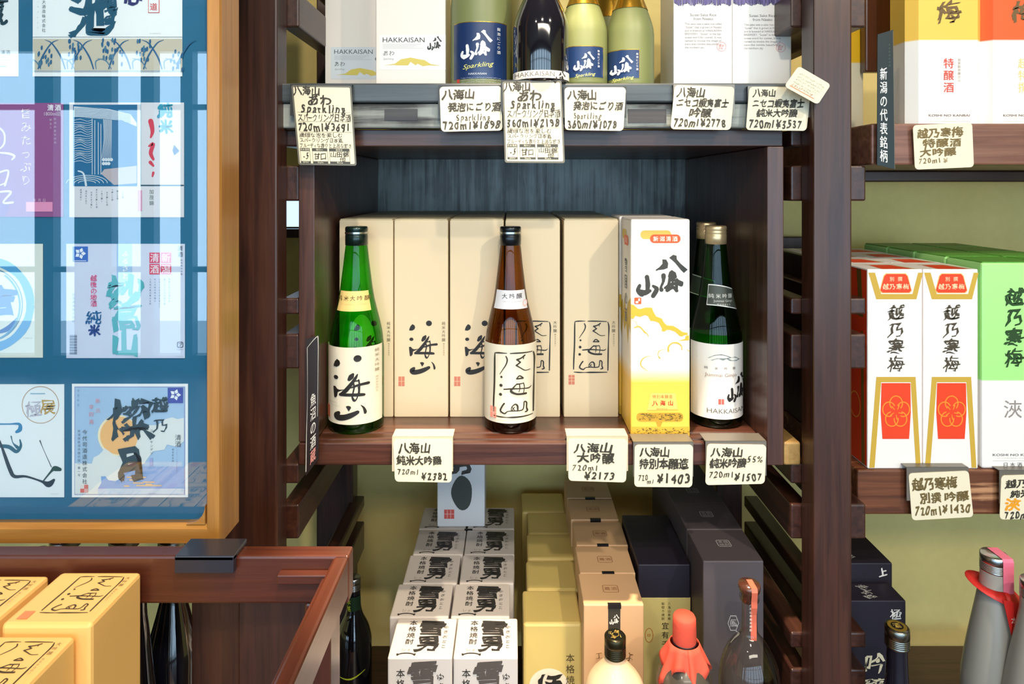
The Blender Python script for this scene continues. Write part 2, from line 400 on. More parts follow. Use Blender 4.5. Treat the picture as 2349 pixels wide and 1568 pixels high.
# back wall, with a small window opening low on the left (bright daylight seen between shelf and post)
WX0, WX1, WZ0, WZ1 = -.66, -.425, 1.313, 1.405
for a in ((X0, WX0, 0, ZC), (WX1, X1, 0, ZC), (WX0, WX1, 0, WZ0), (WX0, WX1, WZ1, ZC)):
    pass
me = mesh([(X0,Y1,0),(WX0,Y1,0),(WX1,Y1,0),(X1,Y1,0),(X0,Y1,WZ0),(WX0,Y1,WZ0),(WX1,Y1,WZ0),(X1,Y1,WZ0),
           (X0,Y1,WZ1),(WX0,Y1,WZ1),(WX1,Y1,WZ1),(X1,Y1,WZ1),(X0,Y1,ZC),(WX0,Y1,ZC),(WX1,Y1,ZC),(X1,Y1,ZC)],
          [(0,1,5,4),(1,2,6,5),(2,3,7,6),(4,5,9,8),(6,7,11,10),(8,9,13,12),(9,10,14,13),(10,11,15,14)])
o = link('wall_back', me, plaster); tag(o, kind='structure')
md = o.modifiers.new('thickness', 'SOLIDIFY'); md.thickness = .06; md.offset = -1
o = empty('window_1', (WX0, Y1, WZ0)); tag(o, kind='structure')
fm = M_wood('z')
box('window_frame', (WX0-.01, WX0+.012, Y1-.012, Y1+.05, WZ0-.01, WZ1+.01), fm, o); box('window_frame', (WX1-.008, WX1+.012, Y1-.012, Y1+.05, WZ0-.01, WZ1+.01), fm, o)
box('window_sill', (WX0-.01, WX1+.01, Y1-.02, Y1+.05, WZ0-.018, WZ0), fm, o); box('window_frame', (WX0-.01, WX1+.01, Y1-.012, Y1+.05, WZ1, WZ1+.018), fm, o)
box('pane', (WX0, WX1, Y1+.03, Y1+.034, WZ0, WZ1), tinted_glass('clear_glass', (.97, .98, .98), (.85, .9, .9)), o, bev=0)
for nm, d in (('wall_left', (X0-.05, X0, Y0, Y1, 0, ZC)), ('wall_right', (X1, X1+.05, Y0, Y1, 0, ZC))):
    tag(box(nm, d, plaster, bev=0), kind='structure')
# shop front behind the photographer: low wall, lintel, glazed bays between dark mullions
SF0, SF1 = .12, 2.42
tag(box('wall_front', (X0, X1, Y0-.08, Y0, 0, SF0), M_wood('x'), bev=0), kind='structure')
tag(box('trim_1', (X0, X1, Y0-.08, Y0, SF1, ZC), M_wood('x'), bev=0), kind='structure')
fr = empty('window_2', (0, Y0, SF0)); tag(fr, kind='structure')
mull = [(-4.6,-4.3),(-3.60,-3.46),(-3.30,-3.02),(-2.80,-2.70),(-2.50,-2.41),(-1.75,-1.62),(-.85,-.75),(.0,.12),(.85,.95),(1.7,1.85),(2.5,2.62),(3.4,3.6)]
for a, b in mull: box('mullion', (a, b, Y0-.07, Y0+.02, SF0, SF1), mat('slate_blue_paint', (38, 62, 78), .4), fr, bev=.003)
for z in (.75, 1.98): box('transom', (X0, X1, Y0-.05, Y0+.0, z, z+.04), mat('slate_blue_paint', (38, 62, 78), .4), fr, bev=.002)

# ------------------------------------------------------------ the shelving rack
rack = empty('shelving_rack', (.05, 1.1, 0), 'tall dark-stained timber rack of posts, rungs and shelf boards along the beige wall', 'shelving')
RF = .900
def R(name, d, m, bev=.0025): return box(name, d, m, rack, bev)
for y0, y1 in ((.86, .899), (1.27, 1.31)):
    R('post', (-.375, -.305, y0, y1, 0, 2.3), M_wood('z'))
    R('post', (.392, .4415, y0, y1, 0, 2.3), M_wood('z'))
    R('post', (1.12, 1.17, y0, y1, 0, 2.3), M_wood('z'))
levels = [(1.454, 1.477), (1.380, 1.428), (1.226, 1.248), (1.152, 1.199), (.996, 1.0233), (.921, .968), (.773, .794), (.690, .744), (.52, .54), (.44, .49), (1.616, 1.664), (1.70, 1.722)]
for z0, z1 in levels:
    R('rung', (-.313, -.2895, RF, 1.30, z0, z1), M_wood('y'))
    R('rung', (.379, .404, RF, 1.30, z0, z1), M_wood('y'))
    if not (1.43 < z0 < 1.5) and not (.98 < z0 < 1.01) : R('rung', (.455, .481, RF, 1.30, z0, z1), M_wood('y'))
R('shelf_board', (-.322, .391, .880, 1.29, 1.511, 1.537), wood('grey_painted_board', (52, 58, 62), (78, 86, 90), 'x', rough=.35, coat=.3))
fs = R('worn_slat', (-.309, .377, .884, .906, 1.4775, 1.5105), M_worn); tag(fs, 'scuffed grey slat with chipped paint')
for a, b, c, d in ((882, 958, 250, 276), (1440, 1528, 250, 282)):
    q = box('bare_patch', (wx(a, .884), wx(b, .884), .8832, .8845, wz(d, .884), wz(c, .884)), wood('dark_bare_wood', (46, 42, 42), (70, 64, 60), 'x', coat=0), rack, bev=0)
R('support_board', (.3675, .3905, .896, 1.29, 1.0228, 1.054), wood('pale_board_end', (150, 118, 66), (186, 150, 92), 'y', coat=0))
R('shelf_board', (-.322, 1.12, .905, 1.30, .478, .50), M_wood('x'))
# right-hand bay
R('shelf_board', (.4835, 1.12, .891, 1.30, 1.4287, 1.4844), wood('brown_board_worn', (96, 58, 44), (150, 104, 84), 'x', rough=.4, coat=.2))
R('cross_beam', (.4835, 1.12, 1.22, 1.262, 1.408, 1.4284), M_wood('x'))
R('shelf_board', (.4835, 1.12, .927, 1.30, .9408, 1.003), wood('warm_brown_board', (84, 44, 24), (140, 84, 50), 'x', rough=.45, wear=.12, wearcol=(190, 140, 100), coat=.1))
R('upright_board', (.550, .590, 1.030, 1.046, 1.578, 1.95), M_red('z'))
R('side_board', (.4840, .4975, 1.025, 1.30, 1.0035, 1.285), M_wood('z'))
R('back_board', (.505, .60, 1.315, 1.335, 1.003, 1.30), M_wood('z'))

# ------------------------------------------------------------ the crate-like box shelf standing in the middle bay
crate = empty('display_crate', (.04, 1.1, 1.0235), 'dark open-fronted wooden crate standing in the middle of the rack, holding cartons and three bottles', 'crate')
def K(name, d, m, bev=.0012): return box(name, d, m, crate, bev)
K('side_panel', (-.288, -.2665, .894, 1.33, 1.055, 1.4535), wood('side_board', (50, 26, 20), (92, 58, 44), 'z', coat=.4))
K('side_panel', (.3445, .3667, .894, 1.33, 1.0235, 1.4535), wood('side_board', (50, 26, 20), (92, 58, 44), 'z', coat=.4))
K('top_board', (-.288, .3667, .897, 1.33, 1.4540, 1.4765), M_wood('x'))
K('back_panel', (-.2665, .3445, 1.318, 1.33, 1.0235, 1.4535), M_back, bev=0)
for a, b in ((.894, .9055), (.908, .930), (.933, 1.06), (1.063, 1.19), (1.193, 1.317)):
    K('floor_slat', (-.288, .3440, a, b, 1.0235, 1.054), wood('floor_slat_wood', (52, 26, 20), (96, 58, 44), 'x', rough=.3, coat=.35), bev=.002)

# ------------------------------------------------------------ cartons
def carton(name, x0, x1, y0, y1, z0, z1, m, label, cat='carton', group=None, bev=.0015, lid=None):
    r = empty(name, ((x0+x1)/2, (y0+y1)/2, z0), label, cat, group)
    box('carton_body', (x0, x1, y0, y1, z0, z1), m, r, bev)
    if lid: box('lid_flap', (x0+.0012, x1-.0012, y0+.001, y1-.001, z1+.0001, z1+.0016), lid, r, .0006)
    return r
cols = [(-.2590, -.1782), (-.1774, -.0951), (-.0943, -.0112), (-.0100, .0720), (.0770, .1603)]
ordn = ['leftmost', 'second', 'third', 'fourth', 'fifth']
rown = ['front', 'second', 'third', 'rearmost']
SH = 1.054
SEAL = (206, 122, 96)
protoA = protoB = None
for c, (a, b) in enumerate(cols):
    for rw in range(4):
        y0 = .993+rw*.0805; jx = 0 if rw == 0 else random.uniform(-.0006, .0006)
        kind = 'ink-brushed' if c < 3 else 'frame-stamped'
        lab = 'cream carton with %s black characters, %s column, %s row in the crate' % (kind, ordn[c], rown[rw])
        if c < 3 and protoA is not None or c >= 3 and protoB is not None:
            r = copy_tree(protoA if c < 3 else protoB); r.location = ((a+b)/2+jx, y0+.04, SH); tag(r, lab); continue
        r = carton('sake_carton', a, b, y0, y0+.080, SH, SH+.2955, CREAM, lab, group='cream cartons in the crate', lid=mat('cream_flap', (206, 196, 162), .5))
        Z = y0; p = Print(); px0 = CX+a*F/Z
        if c < 3:
            dx = px0-903
            A = lambda x, y: (944.5+dx+(x-280)*.0985, 750.6+(y-370)*.0970)
            logo_ink(p, A, .097, INK)
            p.vtext('純米大吟醸', 1016.5+dx, 737, 8.6, (120, 108, 84), pitch=9.4); p.vtext('精米歩合四五', 1017+dx, 786, 4, (150, 138, 110), pitch=5)
            p.rect(913+dx, 863, 927+dx, 885, SEAL, 2, 'seal'); p.line(920+dx, 863, 920+dx, 885, .8, (236, 205, 160), 3, 'seal'); p.line(913+dx, 874, 927+dx, 874, .8, (236, 205, 160), 3, 'seal')
            protoA = r
        else:
            dx = px0-1292
            logo_frame(p, lambda x, y: (1280+dx+x/8.7125, 720+y/8.7125), 1/8.7125, INK, seal=SEAL)
            p.vtext('大吟醸', 1406+dx, 735, 8.6, (110, 98, 74), pitch=9.4); p.vtext('精米歩合四〇', 1406.5+dx, 765, 4, (150, 138, 110), pitch=5)
            protoB = r
        p.build(r, on_front(r, Z))

# white and gold carton in the crate (gradient printed into the card)
def grad_card(name, stops):
    m = bpy.data.materials.new(name); m.use_nodes = True; nt = m.node_tree; b = nt.nodes['Principled BSDF']
    tc = nt.nodes.new('ShaderNodeTexCoord'); sp = nt.nodes.new('ShaderNodeSeparateXYZ'); r = nt.nodes.new('ShaderNodeValToRGB')
    ml = nt.nodes.new('ShaderNodeMath'); ml.operation = 'MULTIPLY'; ml.inputs[1].default_value = 1/.3
    nt.links.new(tc.outputs['Object'], sp.inputs[0]); nt.links.new(sp.outputs['Z'], ml.inputs[0]); nt.links.new(ml.outputs[0], r.inputs[0]); nt.links.new(r.outputs[0], b.inputs['Base Color'])
    cr = r.color_ramp
    while len(cr.elements) < len(stops): cr.elements.new(.5)
    for e, (z, col) in zip(cr.elements, stops): e.position = z/.3; e.color = (*lin(col), 1)
    b.inputs['Roughness'].default_value = .4
    return m
GOLD = (206, 172, 48)
gm = grad_card('white_to_yellow_card', [(0, (248, 206, 78)), (.074, (248, 200, 76)), (.096, (244, 238, 226)), (.3, (243, 238, 230))])
r = carton('sake_carton', .1646, .2467, .918, 1.000, SH, 1.3545, gm, 'tall white carton shading to yellow below, gold mountain and black brush characters', bev=.0025)
p = Print(); A = lambda x, y: (1440+x/4.613, 560+y/4.613)
ORG = (236, 84, 24)
p.rrect(1469, 528, 1540, 548, 9.5, (214, 182, 78), 1); p.rrect(1491, 537.5, 1561, 557, 9.5, ORG, 2); p.htext('新潟清酒', 1498, 547.5, 12.5, (250, 240, 225), pitch=14.6, lvl=3, bold=.015, brush=.6)
logo_brush(p, A, 1/4.613, (52, 50, 42))
p.rrect(1455, 682, 1471, 697, 2, ORG, 2, 'seal'); p.rect(1458, 690, 1464, 695, (250, 235, 220), 3, 'seal'); p.rect(1464, 684, 1468, 690, (250, 235, 220), 3, 'seal')
p.poly([A(x, y) for x, y in [(34,635),(60,640),(110,682),(140,682),(190,668),(255,670),(275,720),(300,762),(360,785),(385,830),(415,858),(480,862),(530,890),(575,925),(636,938),(632,958),(600,960),(575,974),(550,970),(500,925),(450,905),(410,905),(390,922),(358,918),(362,890),(330,832),(290,815),(240,808),(215,760),(180,748),(130,768),(80,755),(60,790),(34,780)]], GOLD, 1)
p.poly([A(x, y) for x, y in [(648,960),(612,968),(605,1000),(525,1022),(648,1015)]], GOLD, 1)
def G(pts): p.stroke([(*A(x, y), w_/4.613) for x, y, w_ in pts], GOLD, 1, 'printing')
G([(70,880,10),(120,870,14),(160,905,12),(180,930,16),(205,945,8),(215,970,10)]); G([(45,805,3),(85,820,5),(103,870,4)])
G([(430,1130,18),(430,1085,16),(470,1045,12),(530,1045,16),(570,1080,10),(570,1115,10)]); G([(340,1205,14),(322,1175,6),(330,1130,8),(385,1113,3)])
G([(250,1182,3),(180,1195,8),(140,1240,12),(145,1290,10),(210,1338,3)]); G([(628,1112,6),(648,1130,8)])
TL_, TR_ = (1495, 899), (1548, 899)
p.poly([(1492,900),(1550,900),(1556,939),(1483,941)], (222, 200, 92), 1); p.poly([(1494,902),(1548,902),(1553,937),(1486,939)], (226, 208, 110), 2)
p.htext('特別本醸造', 1496, 909, 8.8, (226, 96, 40), pitch=9.4, lvl=3); p.htext('八海山', 1496, 924, 13, (226, 70, 30), pitch=17.5, lvl=3, bold=.03, brush=1.2); p.htext('精米歩合五五', 1506, 937, 4, (200, 130, 50), lvl=3)
p.rrect(1460, 946, 1567, 966, 9, (190, 150, 40), 1); p.poly([(1504,966),(1520,966),(1514,980),(1514,984),(1509,984),(1509,980)], (190, 150, 40), 1)
p.rect(1447.5, 978, 1582, 999, (214, 172, 52), 1)
random.seed(3)
for i in range(150):
    if i % 2: x, y = random.uniform(1466, 1562), random.uniform(949, 963)
    else: x, y = random.uniform(1450, 1580), random.uniform(981, 997)
    q = random.uniform(2, 6); p.stroke([(x, y, .6), (x+q*random.uniform(-.6, 1), y+random.uniform(-2, 2), .9), (x+q, y+random.uniform(-2.5, 2.5), .5)], (70, 54, 16), 2, 'printing', step=2)
p.build(r, on_front(r, .918), .45)
# side print (left face): pill, characters, mountain
p = Print()                                                # u across depth 0..82 (0 = back), v down 0..300 mm
p.rrect(14, 16, 48, 30, 6, (214, 182, 78)); p.rrect(30, 24, 64, 38, 6, ORG, 2); p.htext('清酒', 36, 31, 9, (250, 240, 225), lvl=3)
p.vtext('雪国の酒', 44, 56, 22, (110, 120, 130), pitch=24, bold=.01, brush=1)
p.poly([(0,130),(14,120),(22,138),(34,112),(44,140),(60,118),(82,108),(82,156),(70,148),(60,176),(46,150),(30,164),(18,146),(8,178),(0,168)], GOLD)
o_ = r.location
p.build(r, lambda u, v, l: (.1646-o_[0]-LV*(l+.5), .9995-u*.001+0-o_[1] if False else (1.0-u*.001)-o_[1], .2998-v*.001), .45)
r2 = copy_tree(r); r2.location = (.2035, 1.046, SH); tag(r2, 'second white and yellow carton hidden behind the gold mountain carton')

# Upper shelf: white cartons
US = 1.537
def hak_label(p, x0, y0, sc_, tcol, gold, bgcol):
    """label printed white: HAKKAISAN, small kana, gold mountain; 165 px wide at scale 1"""
    X = lambda x: x0+x*sc_; Y = lambda y: y0+y*sc_
    p.rect(X(8), Y(0), X(160), Y(80), bgcol, 1, 'printed_label')
    p.latin('HAKKAISAN', X(16), X(112), Y(17), 11*sc_, tcol)
    for i, wd in enumerate((88, 78, 72, 93)): p.line(X(16), Y(22+i*3), X(16+wd), Y(22+i*3), .55*sc_, (168, 168, 166), 2)
    p.htext('あわ', X(16), Y(42), 13*sc_, (90, 90, 88), pitch=14*sc_, brush=1); p.latin('Sparkling', X(17), X(41), Y(57), 4*sc_, (150, 150, 146), shear=.3)
    p.poly([(X(a), Y(b)) for a, b in ((20,70),(44,66),(58,56),(80,52),(100,56),(112,58),(126,67),(150,71),(120,70),(108,72),(96,66),(92,70),(80,62),(74,70),(52,70),(40,69))], gold, 2)
    logo_brush(p, lambda x, y: (X(118+(x-90)*.062), Y(3+(y-110)*.072)), .067*sc_, tcol)
white = mat('ivory_card', (236, 228, 216), .45)
r = carton('gift_carton', -.2908, -.1935, 1.03, 1.12, US, US+.30, white, 'ivory carton at the left end of the top shelf, half hidden behind another')
p = Print(); hak_label(p, 752, 108, .92, (84, 92, 96), (214, 196, 90), (214, 220, 224)); p.build(r, on_front(r, 1.03))
r = carton('gift_carton', -.1953, -.0953, .95, 1.029, US, US+.30, white, 'ivory carton with gold mountain label, left of the large navy-labelled bottle')
p = Print(); hak_label(p, 862, 80, 1.0, (40, 40, 40), (216, 196, 96), (238, 236, 232)); p.build(r, on_front(r, .95))
# two folded white cartons with purple top print
for i, (xa, lab) in enumerate(((1545, 'white carton with purple streaks, left one of the pair on the top shelf'), (1680.6, 'white carton with purple streaks at the far right end of the top shelf'))):
    Z = .957; a = wx(xa, Z); 
    r = carton('sake_carton', a, a+.0850, Z, Z+.085, US, US+.30, WHITE, lab, group='white cartons with purple streaks')
    p = Print(); dx, dy = xa-1545, i*2
    g = (126, 118, 116)
    p.latin('Suisei Sake Rice', 1583+dx, 1643+dx, 37+dy, 6, g); p.latin('from Niseko', 1591+dx, 1636+dx, 46+dy, 6, g)
    for k, t in enumerate(('This sake uses a sake rice called', '“Suisei” that is grown in Niseko', 'and is brewed at HAKKAISAN', 'BREWERY. “Suisei” is the Jap-', 'anese word for comet. It was', 'named to invoke the image of', 'stars that twinkle beautifully in', 'the northern sky')):
        p.latin(t, 1571+dx, (1655 if k < 7 else 1615)+dx, 57+k*7.7+dy, 4.6, (156, 148, 146), bold=.004)
    p.ring(1655+dx, 107+dy, 10.5, .8, (226, 130, 130), 2); p.htext('酒米', 1648+dx, 105+dy, 6.6, (226, 130, 130)); p.htext('彗星', 1648+dx, 111+dy, 5, (226, 130, 130))
    random.seed(11+i)
    for k in range(70):
        x = 1547+dx+k*1.88; h = 3+7*abs(math.sin(k*.21))+random.uniform(0, 4)
        p.stroke([(x, -60, 1.6), (x+random.uniform(-.6, .6), h*.5, 2.2), (x+random.uniform(-1, 1), h, .5)], random.choice([(92, 82, 140), (110, 98, 150), (72, 62, 110)]), 2, 'printing', step=2)
    p.build(r, on_front(r, Z))
p0 = None

# ------------------------------------------------------------ bottles
G_green = tinted_glass('green_glass', (.22, .86, .12), (.02, .30, .03), refl=1.5)
G_green2 = tinted_glass('deep_green_glass', (.16, .70, .14), (.01, .15, .03), refl=1.5)
G_brown = tinted_glass('amber_brown_glass', (.66, .40, .16), (.12, .04, .015), refl=1.5)
G_black = mat('black_glass', (12, 12, 20), .06, coat=1, spec=.8)
G_frost = mat('pale_green_frosted_glass', (128, 134, 84), .42, noise=.03)
CAPG = mat('dark_green_metal', (20, 44, 40), .3, metal=.6, coat=.5); CAPK = mat('black_metal_cap', (24, 30, 36), .3, metal=.6, coat=.4)
SILV = mat('brushed_silver', (190, 192, 190), .28, metal=1); GOLDF = mat('gold_foil', (214, 168, 60), .25, metal=.9, bump=.1, nscale=200)
def prof720(r):
    k = r/.0393
    return [(0, .006), (r-.010, .003), (r-.004, 0), (r-.001, .002), (r, .006), (r, .060), (r, .112), (.0385*k, .120), (.0368*k, .136), (.0335*k, .152), (.0295*k, .168), (.0258*k, .183), (.0232*k, .198), (.0212*k, .2135),
            (.0194*k, .2275), (.0176*k, .243), (.0160*k, .258), (.0150*k, .264)]
def cap(parent, r, z0, z1, m, band=None):
    h = z1-z0
    link('cap', lathe([(r-.0010, z0), (r, z0+.0005), (r, z0+h*.52), (r-.0006, z0+h*.56), (r+.0002, z0+h*.60), (r-.0002, z0+h*.70), (r-.0006, z0+h*.74), (r+.0001, z0+h*.78), (r, z1-.0016), (r-.0014, z1), (0, z1)], 32), m, parent)
    if band: link('cap_band', lathe([(r+.0003, z0+h*.62), (r+.0003, z0+h*.72)], 32), band, parent)
def band_label(name, parent, r, z0, z1, a0, a1, m, dz=None, rr_=None, n=24):
    """paper label following the glass between two heights; dz(a) lifts it"""
    vs, fs = [], []
    K_ = 6
    for i in range(n+1):
        a = a0+(a1-a0)*i/n
        for j in range(K_+1):
            z = z0+(z1-z0)*j/K_+(dz(a) if dz else 0)
            R_ = (r if rr_ is None else rr_(z))+.0003
            vs.append((R_*math.sin(a), -R_*math.cos(a), z))
    for i in range(n):
        for j in range(K_): q = i*(K_+1)+j; fs.append((q, q+K_+1, q+K_+2, q+1))
    return link(name, mesh(vs, fs, True), m, parent)
def radius_at(prof):
    def f(z):
        for (r0, z0), (r1, z1) in zip(prof[4:], prof[5:]):
            if z0 <= z <= z1: return r0+(r1-r0)*(z-z0)/(z1-z0+1e-9)
        return prof[-1][0]
    return f
def bottle720(cxp, Yc, r, glass, capm, label, base=SH, name='sake_bottle', capband=None):
    X = wx(cxp, Yc)
    b = empty(name, (X, Yc, base), label, 'bottle')
    pf = prof720(r)
    link('glass_body', lathe(pf, 48), glass, b)
    cap(b, .0162*r/.0393, .261, .288, capm, capband)
    return b, radius_at(pf)
def on_round_prof(rf, Yc, cxp, Zs, base):
    def f(x, y, l):
        z = wz(y, Zs)-base; r = rf(z); s = max(-.985, min(.985, (x-cxp)*Yc/F/r)); a = math.asin(s); R_ = r+.0005+LV*l
        return (R_*math.sin(a), -R_*math.cos(a), z)
    return f
paper = mat('cream_label_paper', (238, 228, 204), .6); paperw = mat('white_label_paper', (240, 236, 228), .5)
# green bottle, left
b, rf = bottle720(818, .960, .0393, G_green, CAPG, 'green glass bottle with dark green cap and cream ink-brushed label, left in the crate', capband=SILV)
Zs = .960-.0393
band_label('printed_label', b, .0393, wz(974, Zs)-SH, wz(797, Zs)-SH, -1.55, 1.35, paper)
p = Print(); logo_ink(p, lambda x, y: (755+x/8.477, 790+y/8.477), 1/8.477, INK); p.vtext('純米大吟醸', 870.5, 804, 8, (150, 140, 112), pitch=11.5); p.vtext('精米歩合四五', 870.5, 868, 5, (190, 178, 148), pitch=6.5)
p.rect(760, 936, 769, 964, (214, 120, 84), 2, 'seal'); p.scribble(762, 925, 790, 3, (170, 165, 130)); p.scribble(764, 932, 795, 2.4, (180, 170, 140))
p.build(b, on_round(b, .960, .0393, 818, Zs))
nk = grad_card('gold_fade_paper', [(0, (240, 214, 140)), (.3, (240, 214, 140))])
band_label('neck_label', b, 0, wz(713, .935)-SH, wz(668, .935)-SH, -.95, 1.0, mat('pale_gold_paper', (238, 206, 130), .5), rr_=rf, n=16)
p = Print(); p.htext('純米大吟醸', 783, 684, 12, (96, 80, 40), pitch=14.8, brush=.6); p.scribble(792, 697, 850, 3, (220, 196, 140)); p.build(b, on_round_prof(rf, .960, 818, .935, SH))
# brown bottle, middle
b, rf = bottle720(1171, .960, .0375, G_brown, CAPK, 'brown glass bottle with black cap and frame-stamped cream label, middle of the crate', capband=SILV)
Zs = .960-.0375
band_label('printed_label', b, .0375, wz(971, Zs)-SH, wz(791, Zs)-SH, -1.5, 1.5, paper)
p = Print(); logo_frame(p, lambda x, y: (1137.4+(x-325)*.127, 811+(y-150)*.1435), .13, (52, 46, 34), seal=None)
p.rect(1127.5, 935, 1140.5, 961, (238, 150, 130), 3, 'seal'); p.line(1127.5, 948, 1140.5, 948, .8, (250, 220, 200), 4, 'seal'); p.line(1134, 935, 1134, 961, .8, (250, 220, 200), 4, 'seal')
p.build(b, on_round(b, .960, .0375, 1171, Zs))
band_label('neck_label', b, 0, wz(708, .937)-SH, wz(666, .937)-SH, -1.05, 1.1, mat('silver_white_paper', (226, 226, 230), .4), rr_=rf, n=16)
p = Print(); p.htext('大吟醸', 1152, 679, 13, (80, 72, 66), pitch=15.8, brush=.6); p.scribble(1155, 691, 1195, 3, (190, 176, 176)); p.disc(1203, 696, 5, (240, 196, 190), 1, 8); p.build(b, on_round_prof(rf, .960, 1171, .937, SH))
# green bottle, right, and the one behind it
CAPGD = mat('pale_gold_cap', (222, 196, 150), .3, metal=.7)
def ginjo(cxp, Yc, lab):
    b, rf = bottle720(cxp, Yc, .0377, G_green2, CAPGD, lab, capband=None)
    Zs = Yc-.0377; k = .942/Zs
    link('liquid', lathe([(0, .006), (.0368, .006), (.0368, wz(770, .942)-SH), (0, wz(770, .942)-SH)], 40), tinted_glass('lit_green_sake', (.35, .95, .25), (.1, .7, .1), refl=1.1), b)
    z0, z1 = wz(962, .942)-SH, wz(790, .942)-SH
    band_label('printed_label', b, .0377, z0, z1, -1.5, 1.4, paperw)
    z0, z1 = wz(710, .955)-SH, wz(666, .955)-SH
    tilt = lambda a: .006*math.cos(a)-.0035*math.sin(a)
    band_label('neck_label', b, 0, z0-.0008, z1+.0012, -.80, 1.22, mat('white_label_edge', (230, 232, 226), .5), dz=tilt, rr_=rf, n=16)
    band_label('neck_label', b, 0, z0+.0006, z1-.0002, -.76, 1.18, mat('dark_olive_label', (66, 72, 64), .5), dz=tilt, rr_=lambda z: rf(z)+.0003, n=16)
    return b, rf
b, rf = ginjo(1642, .980, 'green bottle with pale gold cap, white mountain label and dark neck label in crate')
bb = copy_tree(b); bb.location = (wx(1620, 1.075), 1.075, SH); tag(bb, 'green gold-capped bottle standing half hidden behind the right-hand green bottle')
bb.rotation_euler.z = -.9
Zs = .942
p = Print(); p.vtext
p.htext('純米吟醸', 1603, 845, 7, (120, 112, 110), pitch=19.5)
p.latin('Junmai Ginjo', 1604, 1671, 864, 7.5, (168, 140, 126)); p.line(1604, 868, 1670, 869, .7, (196, 176, 160), 2)
p.poly([(1590,825),(1610,822),(1622,815),(1636,812),(1650,816),(1658,820),(1668,819),(1680,826),(1694,829),(1670,829),(1655,827),(1648,822),(1640,826),(1630,822),(1618,827)], (120, 132, 132), 2)
logo_brush(p, lambda x, y: (1649+(x-90)*.094, 858+(y-110)*.145), .11, (30, 30, 28))
p.latin('HAKKAISAN', 1608, 1696, 948, 10.5, (110, 108, 104)); p.rect(1630, 915, 1642, 927, (200, 100, 90), 2, 'seal'); p.line(1636, 915, 1636, 927, .8, (240, 220, 210), 3, 'seal')
p.build(b, on_round(b, .980, .0377, 1642, Zs))
p = Print()
p.htext('純米吟醸', 1617, 679, 11, (222, 222, 212), pitch=13.6); p.latin('Junmai Ginjo', 1626, 1668, 692, 5, (200, 200, 190)); p.htext('精米歩合55', 1632, 698, 5, (210, 210, 200))
b_ = b
def neckmap(x, y, l):
    f = on_round_prof(rf, .980, 1642, .955, SH); return f(x, y, l+2)
p.build(b, neckmap)

# top-shelf bottles
def champagne(cxp, Yc, r, h, m, label, foil=None, foilz=None, lean=1.0):
    b = empty('sparkling_bottle', (wx(cxp, Yc), Yc, US), label, 'bottle')
    s1 = h*.40; pf = [(0, .004), (r-.006, 0), (r-.001, .002), (r, .006), (r, s1*.6), (r, s1), (r*.97, s1+h*.05), (r*.90, s1+h*.10), (r*.80, s1+h*.155), (r*.68, s1+h*.21), (r*.56, s1+h*.265), (r*.46, s1+h*.32), (r*.40, s1+h*.38), (.0145, h*.88), (.0155, h*.9), (.0155, h*.97), (0, h*.97)]
    link('glass_body', lathe(pf, 44), m, b)
    rf = radius_at(pf)
    if foil is not None:
        zz = [foilz+(h-foilz)*i/10 for i in range(11)]
        link('foil_capsule', lathe([(rf(z)+.0008, z) for z in zz]+[(0, h)], 36), foil, b)
    return b, rf
def navy(b, rf, Yc, r, cxp, x0, x1, ytop, k, cut=0):
    """navy label with white brush characters; k scales the artwork, lettering read off the large bottle"""
    Zs = Yc-r; navyc = mat('navy_label_paper', (30, 54, 98), .3, coat=.3)
    ax = lambda x: math.asin(max(-.97, min(.97, (x-cxp)*Yc/F/r)))
    a0, a1 = ax(x0), ax(x1)
    band_label('printed_label', b, r, .012, wz(ytop, Zs)-US, a0, a1, navyc)
    band_label('label_edge', b, r-.0001, wz(ytop, Zs)-US, wz(ytop, Zs)-US+.0009, a0, a1, GOLDF); band_label('label_edge', b, r-.0001, .012, wz(ytop, Zs)-US, a1, a1+.02, GOLDF, n=1)
    p = Print(); X = lambda x: (x0+x1)/2+(x-1100)*k; Y = lambda y: ytop+(y-47)*k
    wh = (240, 240, 238)
    logo_brush(p, lambda x, y: (X(1060+(x-100)*.1275), Y(66+(y-115)*.150)), .135*k, wh)
    p.latin('Sparkling', X(1063), X(1128), Y(155), 11*k, (226, 224, 130), shear=.35, slope=.12)
    p.vtext('発泡にごり酒', X(1141), Y(58), 8*k, wh, pitch=10.6*k)
    if k > .9:
        p.latin('HAKKAISAN', X(1076), X(1115), Y(168), 4.5*k, (210, 214, 220))
        for i in range(3): p.scribble(X(1060), Y(175+i*5), X(1146), 3, (190, 200, 220))
        p.rect(X(1050), Y(176), X(1056), Y(188), (214, 70, 60), 2, 'seal')
    f = on_round(b, Yc, r, cxp, Zs); p.build(b, f)
b, rf = champagne(1104, .960, .0443, .30, G_frost, 'large pale green frosted bottle with navy label, standing left of the dark bottle')
navy(b, rf, .960, .0443, 1100, 1041, 1158, 50, 1.0)
b, rf = champagne(1241, .900, .0378, .185, G_black, 'near-black bottle with white paper label, third from left on the top shelf')
band_label('printed_label', b, .0378, .004, wz(160, .862)-US, -1.5, 1.5, paperw)
p = Print(); p.latin('HAKKAISAN', 1182, 1268, 174, 11, (110, 106, 104)); logo_brush(p, lambda x, y: (1266+(x-90)*.05, 160+(y-110)*.068), .058, (40, 40, 40))
for i, wd in enumerate((72, 66, 78)): p.line(1182, 178+i*3.2, 1182+wd, 178+i*3.2, .6, (190, 186, 184), 2)
p.build(b, on_round(b, .900, .0378, 1241, .862))
b, rf = champagne(1338, .935, .0335, .190, G_frost, 'smaller pale green gold-foiled bottle just right of the dark bottle', GOLDF, .115)
navy(b, rf, .935, .0335, 1338, 1300, 1378, 106, .66)
